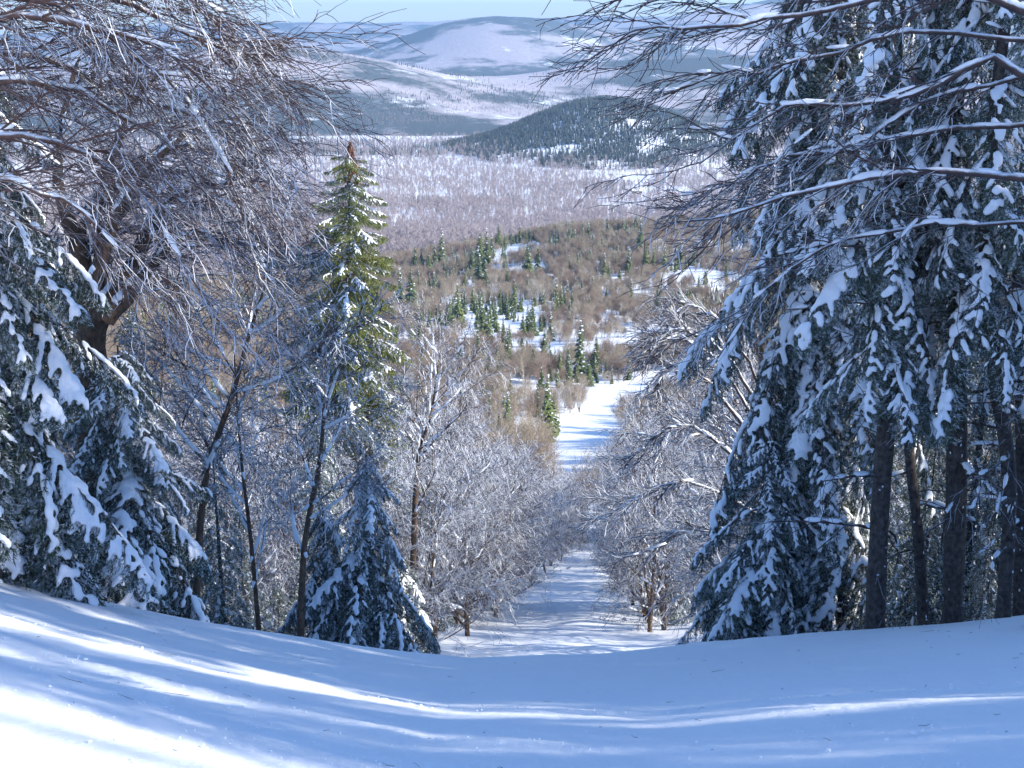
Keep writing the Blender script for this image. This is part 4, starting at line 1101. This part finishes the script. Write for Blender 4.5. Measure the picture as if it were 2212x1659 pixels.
def valley_woods():
    # one of each kind stands by itself on the valley floor; the mass of the woods repeats them
    pb = []; pc = []
    for k in range(3):
        p = hit([430., 520., 600.][k], [205., 215., 200.][k], 300, 4000)
        t = thing('valley_tree', ['lone mauve-grey bare tree in the valley woods beyond the spruce tip', 'bare tree in the middle of the valley woods', 'bare tree in the valley woods near the houses'][k], 'tree', p)
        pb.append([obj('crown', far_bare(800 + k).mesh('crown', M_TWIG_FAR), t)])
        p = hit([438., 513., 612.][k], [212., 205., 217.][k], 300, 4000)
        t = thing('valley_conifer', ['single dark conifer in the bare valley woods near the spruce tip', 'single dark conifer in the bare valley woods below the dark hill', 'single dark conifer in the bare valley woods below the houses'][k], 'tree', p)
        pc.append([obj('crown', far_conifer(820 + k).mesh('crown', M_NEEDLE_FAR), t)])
    def hill(X, Y): return gauss(X, Y, 165, 2850, 145, 300, 90, 2.0) + gauss(X, Y, 330, 2850, 130, 260, 26, 2.0)
    # bare woods
    X, Y, Z, rg = forest_points(75000, 1000, 3300, .42, 85, pw=0)
    ok = (hill(X, Y) < 14 + 6 * rg.normal(size=len(X))) & (fbm(X * .006, Y * .006, 99, 3) > -.5 + .3 * rg.random(len(X)))
    for hx, hy, hr in HOUSE_CLEAR: ok &= (X - hx) ** 2 + ((Y - hy) * .45) ** 2 > hr ** 2
    ok &= visible(X, Y, Z, 12.)
    X, Y, Z = X[ok], Y[ok], Z[ok]; n = len(X)
    scatter('valley_woods', 'mauve-grey bare woods covering the valley floor', 'woods', X, Y, Z - .3, rg.uniform(0, 6.28, n), np.clip(rg.normal(.8, .25, n), .3, 1.3), rg.integers(3, size=n), pb)
    # conifers: the dark hill, patches on the valley floor
    X, Y, Z, rg = forest_points(90000, 1050, 5600, .42, 87, pw=0)
    X2 = rg.uniform(-420, 1150, 60000); Y2 = rg.uniform(2150, 3250, 60000); X = np.concatenate([X, X2]); Y = np.concatenate([Y, Y2]); Z = HT(X, Y)
    hh = hill(X, Y)
    dens = np.where(hh > 9, .75, 0)
    dens[90000:] = np.where(hh[90000:] > 9, .75, 0); keep2 = np.ones(len(X), bool); keep2[90000:] = hh[90000:] > 9
    dens = np.where((hh > 9) & (fbm(X * .012, Y * .012, 103, 3) > .26) & (Y < 2850), .12, dens)
    pat = fbm(X * .0032, Y * .0026, 101, 4)
    dens = np.maximum(dens, np.where(Y > 2300, sstep(.02, .22, pat) * .8, sstep(.28, .42, pat) * .30))
    dens = np.maximum(dens, np.where((Y < 1500) & (X < -60), .35 * sstep(-60, -200, X) * (fbm(X * .01, Y * .01, 105, 2) > -.1), 0))
    dens = np.where(Y > 4600, dens * .5, dens)
    ok = (rg.random(len(X)) < dens) & visible(X, Y, Z, 12.) & keep2
    for hx, hy, hr in HOUSE_CLEAR: ok &= (X - hx) ** 2 + ((Y - hy) * .45) ** 2 > hr ** 2
    X, Y, Z = X[ok], Y[ok], Z[ok]; n = len(X)
    scatter('dark_conifer_woods', 'dark conifer woods on the rounded hill and in patches over the valley', 'woods', X, Y, Z - .5, rg.uniform(0, 6.28, n), rg.uniform(.55, 1.1, n) * np.where(Y > 3300, .75, 1.), rg.integers(3, size=n), pc)
    # thin bare woods on the farther slopes
    X, Y, Z, rg = forest_points(30000, 3200, 5600, .42, 89, pw=0)
    ok = visible(X, Y, Z, 12.) & (fbm(X * .003, Y * .003, 107, 3) > -.05 + .25 * rg.random(len(X)))
    X, Y, Z = X[ok], Y[ok], Z[ok]; n = len(X)
    scatter('hillside_woods', 'thin bare woods on the slopes beyond the dark hill', 'woods', X, Y, Z - .3, rg.uniform(0, 6.28, n), rg.uniform(.45, .85, n), rg.integers(3, size=n), pb)

# ------------------------------------------------------------------ 6. houses, hut, sign
M_WOODWALL = bark_mat('brown_boards', (.10, .07, .05), (.20, .15, .11), scale=(1., 1., 8.))
M_REDWALL = bark_mat('red_boards', (.30, .06, .04), (.42, .10, .07), scale=(1., 1., 8.))
m_, nt_, b_ = mat('dark_glass'); b_.inputs['Base Color'].default_value = (.02, .025, .03, 1); b_.inputs['Roughness'].default_value = .1; M_GLASS = m_
m_, nt_, b_ = mat('white_paint'); b_.inputs['Base Color'].default_value = (.8, .8, .8, 1); M_WHITE = m_
def box(g, x0, x1, y0, y1, z0, z1):
    V = np.array([(x, y, z) for z in (z0, z1) for y in (y0, y1) for x in (x0, x1)])
    g.add(V, np.array([(0, 2, 3, 1), (4, 5, 7, 6), (0, 1, 5, 4), (2, 6, 7, 3), (0, 4, 6, 2), (1, 3, 7, 5)]))
def house(label, p, w, dp, hw, hr, m, rz):
    t = thing('house', label, 'house', (p[0], p[1], p[2] - .2), rz)
    g = Geo(); box(g, -w / 2, w / 2, -dp / 2, dp / 2, 0, hw)
    g.add([(-w / 2, -dp / 2, hw), (-w / 2, dp / 2, hw), (-w / 2, 0, hw + hr * .96), (w / 2, -dp / 2, hw), (w / 2, dp / 2, hw), (w / 2, 0, hw + hr * .96)], np.array([(0, 2, 1), (3, 4, 5)]))
    obj('wall', g.mesh('wall', m), t)
    g = Geo(); e = .5
    for s in (-1, 1):
        y0 = s * (dp / 2 + e); z0 = hw - e * hr / (dp / 2)
        a = [(-w / 2 - e, y0, z0), (w / 2 + e, y0, z0), (w / 2 + e, 0, hw + hr), (-w / 2 - e, 0, hw + hr)]
        a2 = [(x, y, z + .45) for x, y, z in a]
        g.add(a + a2, np.array([(0, 1, 2, 3), (4, 7, 6, 5), (0, 4, 5, 1), (1, 5, 6, 2), (3, 2, 6, 7), (0, 3, 7, 4)]))
    rf = obj('roof', g.mesh('roof', M_SNOWPACK), t)
    g = Geo(); box(g, w * .2, w * .2 + .9, -.5, .4, hw + hr * .5, hw + hr + 1.3); obj('chimney', g.mesh('chimney', M_BARK), rf)
    for x in np.linspace(-w * .36, w * .36, max(3, int(w / 3.2))):
        g = Geo(); box(g, x - .6, x + .6, -dp / 2 - .06, -dp / 2 + .02, 1.2, 2.6); obj('window', g.mesh('window', M_GLASS), t)
    g = Geo(); box(g, -.2, .8, -dp / 2 - .05, -dp / 2 + .02, 0.2, 2.3); obj('door', g.mesh('door', M_WHITE), t)
    return t
pa = hit(1375 * K1, 418 * K1, 900, 4000); pb_ = hit(1452 * K1, 419 * K1, 900, 4000); pc_ = hit(1368 * K1, 392 * K1, 900, 4000)
HOUSE_CLEAR = [(pa[0], pa[1] - 25, 26), (pb_[0], pb_[1] - 30, 24), (pc_[0], pc_[1] - 30, 30)]
house('long brown house with snowy roof in the valley woods', pa, 14, 8, 4.5, 2.2, M_WOODWALL, .1)
house('small red house in the valley woods right of the brown one', pb_, 10, 7, 3.2, 2.6, M_REDWALL, -.25)
valley_woods()
p = hit(*c5px(1183, 452), 300, 1000)
t = thing('lift_hut', 'small grey hut with a dark opening on the lower slope', 'hut', p, .2)
g = Geo(); box(g, -2, -.9, -1.6, 1.6, -.3, 2.4); box(g, .9, 2, -1.6, 1.6, -.3, 2.4); box(g, -.9, .9, -1.5, 1.6, 1.9, 2.4); box(g, -.9, .9, 1.0, 1.55, -.3, 1.9); obj('wall', g.mesh('wall', M_BARK), t)
g = Geo(); box(g, -2.4, 2.4, -2.1, 2.0, 2.4, 2.9); obj('roof', g.mesh('roof', M_SNOWPACK), t)
p = hit(*c5px(1808, 222), 300, 1000)
t = thing('piste_sign', 'white board on two posts at the edge of the upper piste', 'sign', p)
g = Geo(); box(g, -2.0, 2.0, -.06, .06, 2.2, 4.6); obj('board', g.mesh('board', M_WHITE), t)
for sx_ in (-1.5, 1.5):
    g = Geo(); box(g, sx_ - .12, sx_ + .12, .07, .25, -.5, 4.4); obj('post', g.mesh('post', M_WHITE), t)

# ------------------------------------------------------------------ crumbs of snow broken out by skis
def crumbs():
    rg = np.random.default_rng(9); n = 800
    X = rg.uniform(-4.5, 5., n); c = np.array([8.62, 7.15, 6.25, 5.75, 5.3])[rg.integers(5, size=n)]
    Y = (c + rg.normal(size=n) * np.where(c > 8, .09, .25) - .27 * X - .1 * np.sin(X * .9 + c)) / .96
    r = rg.uniform(.003, .009, n) * np.where(rg.random(n) < .06, 2., 1.)
    g = Geo(); blobs(g, np.stack([X, Y, HT(X, Y) + r * .5 + .008], -1), np.stack([r * rg.uniform(.8, 1.4, n), r, r * .75], -1), ICO0, rg, .2)
    o = obj('snow_crumbs', g.mesh('snow_crumbs', M_SNOWPACK)); o['kind'] = 'stuff'; o['label'] = 'loose crumbs of snow along the ski tracks'; o['category'] = 'snow'
crumbs()

def fallen_bits():
    rg = np.random.default_rng(12); n = 90
    X = rg.uniform(-4.5, 5., n); Y = rg.uniform(6.4, 13., n); a = rg.uniform(0, 6.28, n); L = rg.uniform(.015, .07, n)
    L[:8] *= 2.5
    A0 = np.stack([X, Y, HT(X, Y) + .018], -1); B0 = A0 + np.stack([np.cos(a) * L, np.sin(a) * L, rg.uniform(-.005, .02, n)], -1)
    B0[:, 2] += HT(B0[:, 0], B0[:, 1]) - HT(X, Y)
    g = Geo(); tubes(g, np.stack([A0, (A0 + B0) / 2 + rg.normal(size=(n, 3)) * .003, B0], 1), np.tile([.0022, .002, .001], (n, 1)), 3)
    o = obj('fallen_twigs', g.mesh('fallen_twigs', M_TWIG_DEAD)); o['kind'] = 'stuff'; o['label'] = 'tiny bits of twig and bark dropped on the near snow'; o['category'] = 'twigs'
fallen_bits()

# ------------------------------------------------------------------ 7. haze over the valley
m, nt, b = mat('haze'); nt.nodes.remove(b)
pv = nt.nodes.new('ShaderNodeVolumePrincipled'); pv.inputs['Color'].default_value = (.5, .72, 1.0, 1); pv.inputs['Density'].default_value = 7.5e-5; pv.inputs['Anisotropy'].default_value = .3
nt.links.new(pv.outputs[0], nt.nodes['Material Output'].inputs['Volume'])
g = Geo(); box(g, -19500, 19500, -19500, 19500, -420, 230)
hz = obj('haze', g.mesh('haze', m)); hz['kind'] = 'stuff'; hz['label'] = 'thin blue winter haze over the valley'; hz['category'] = 'haze'
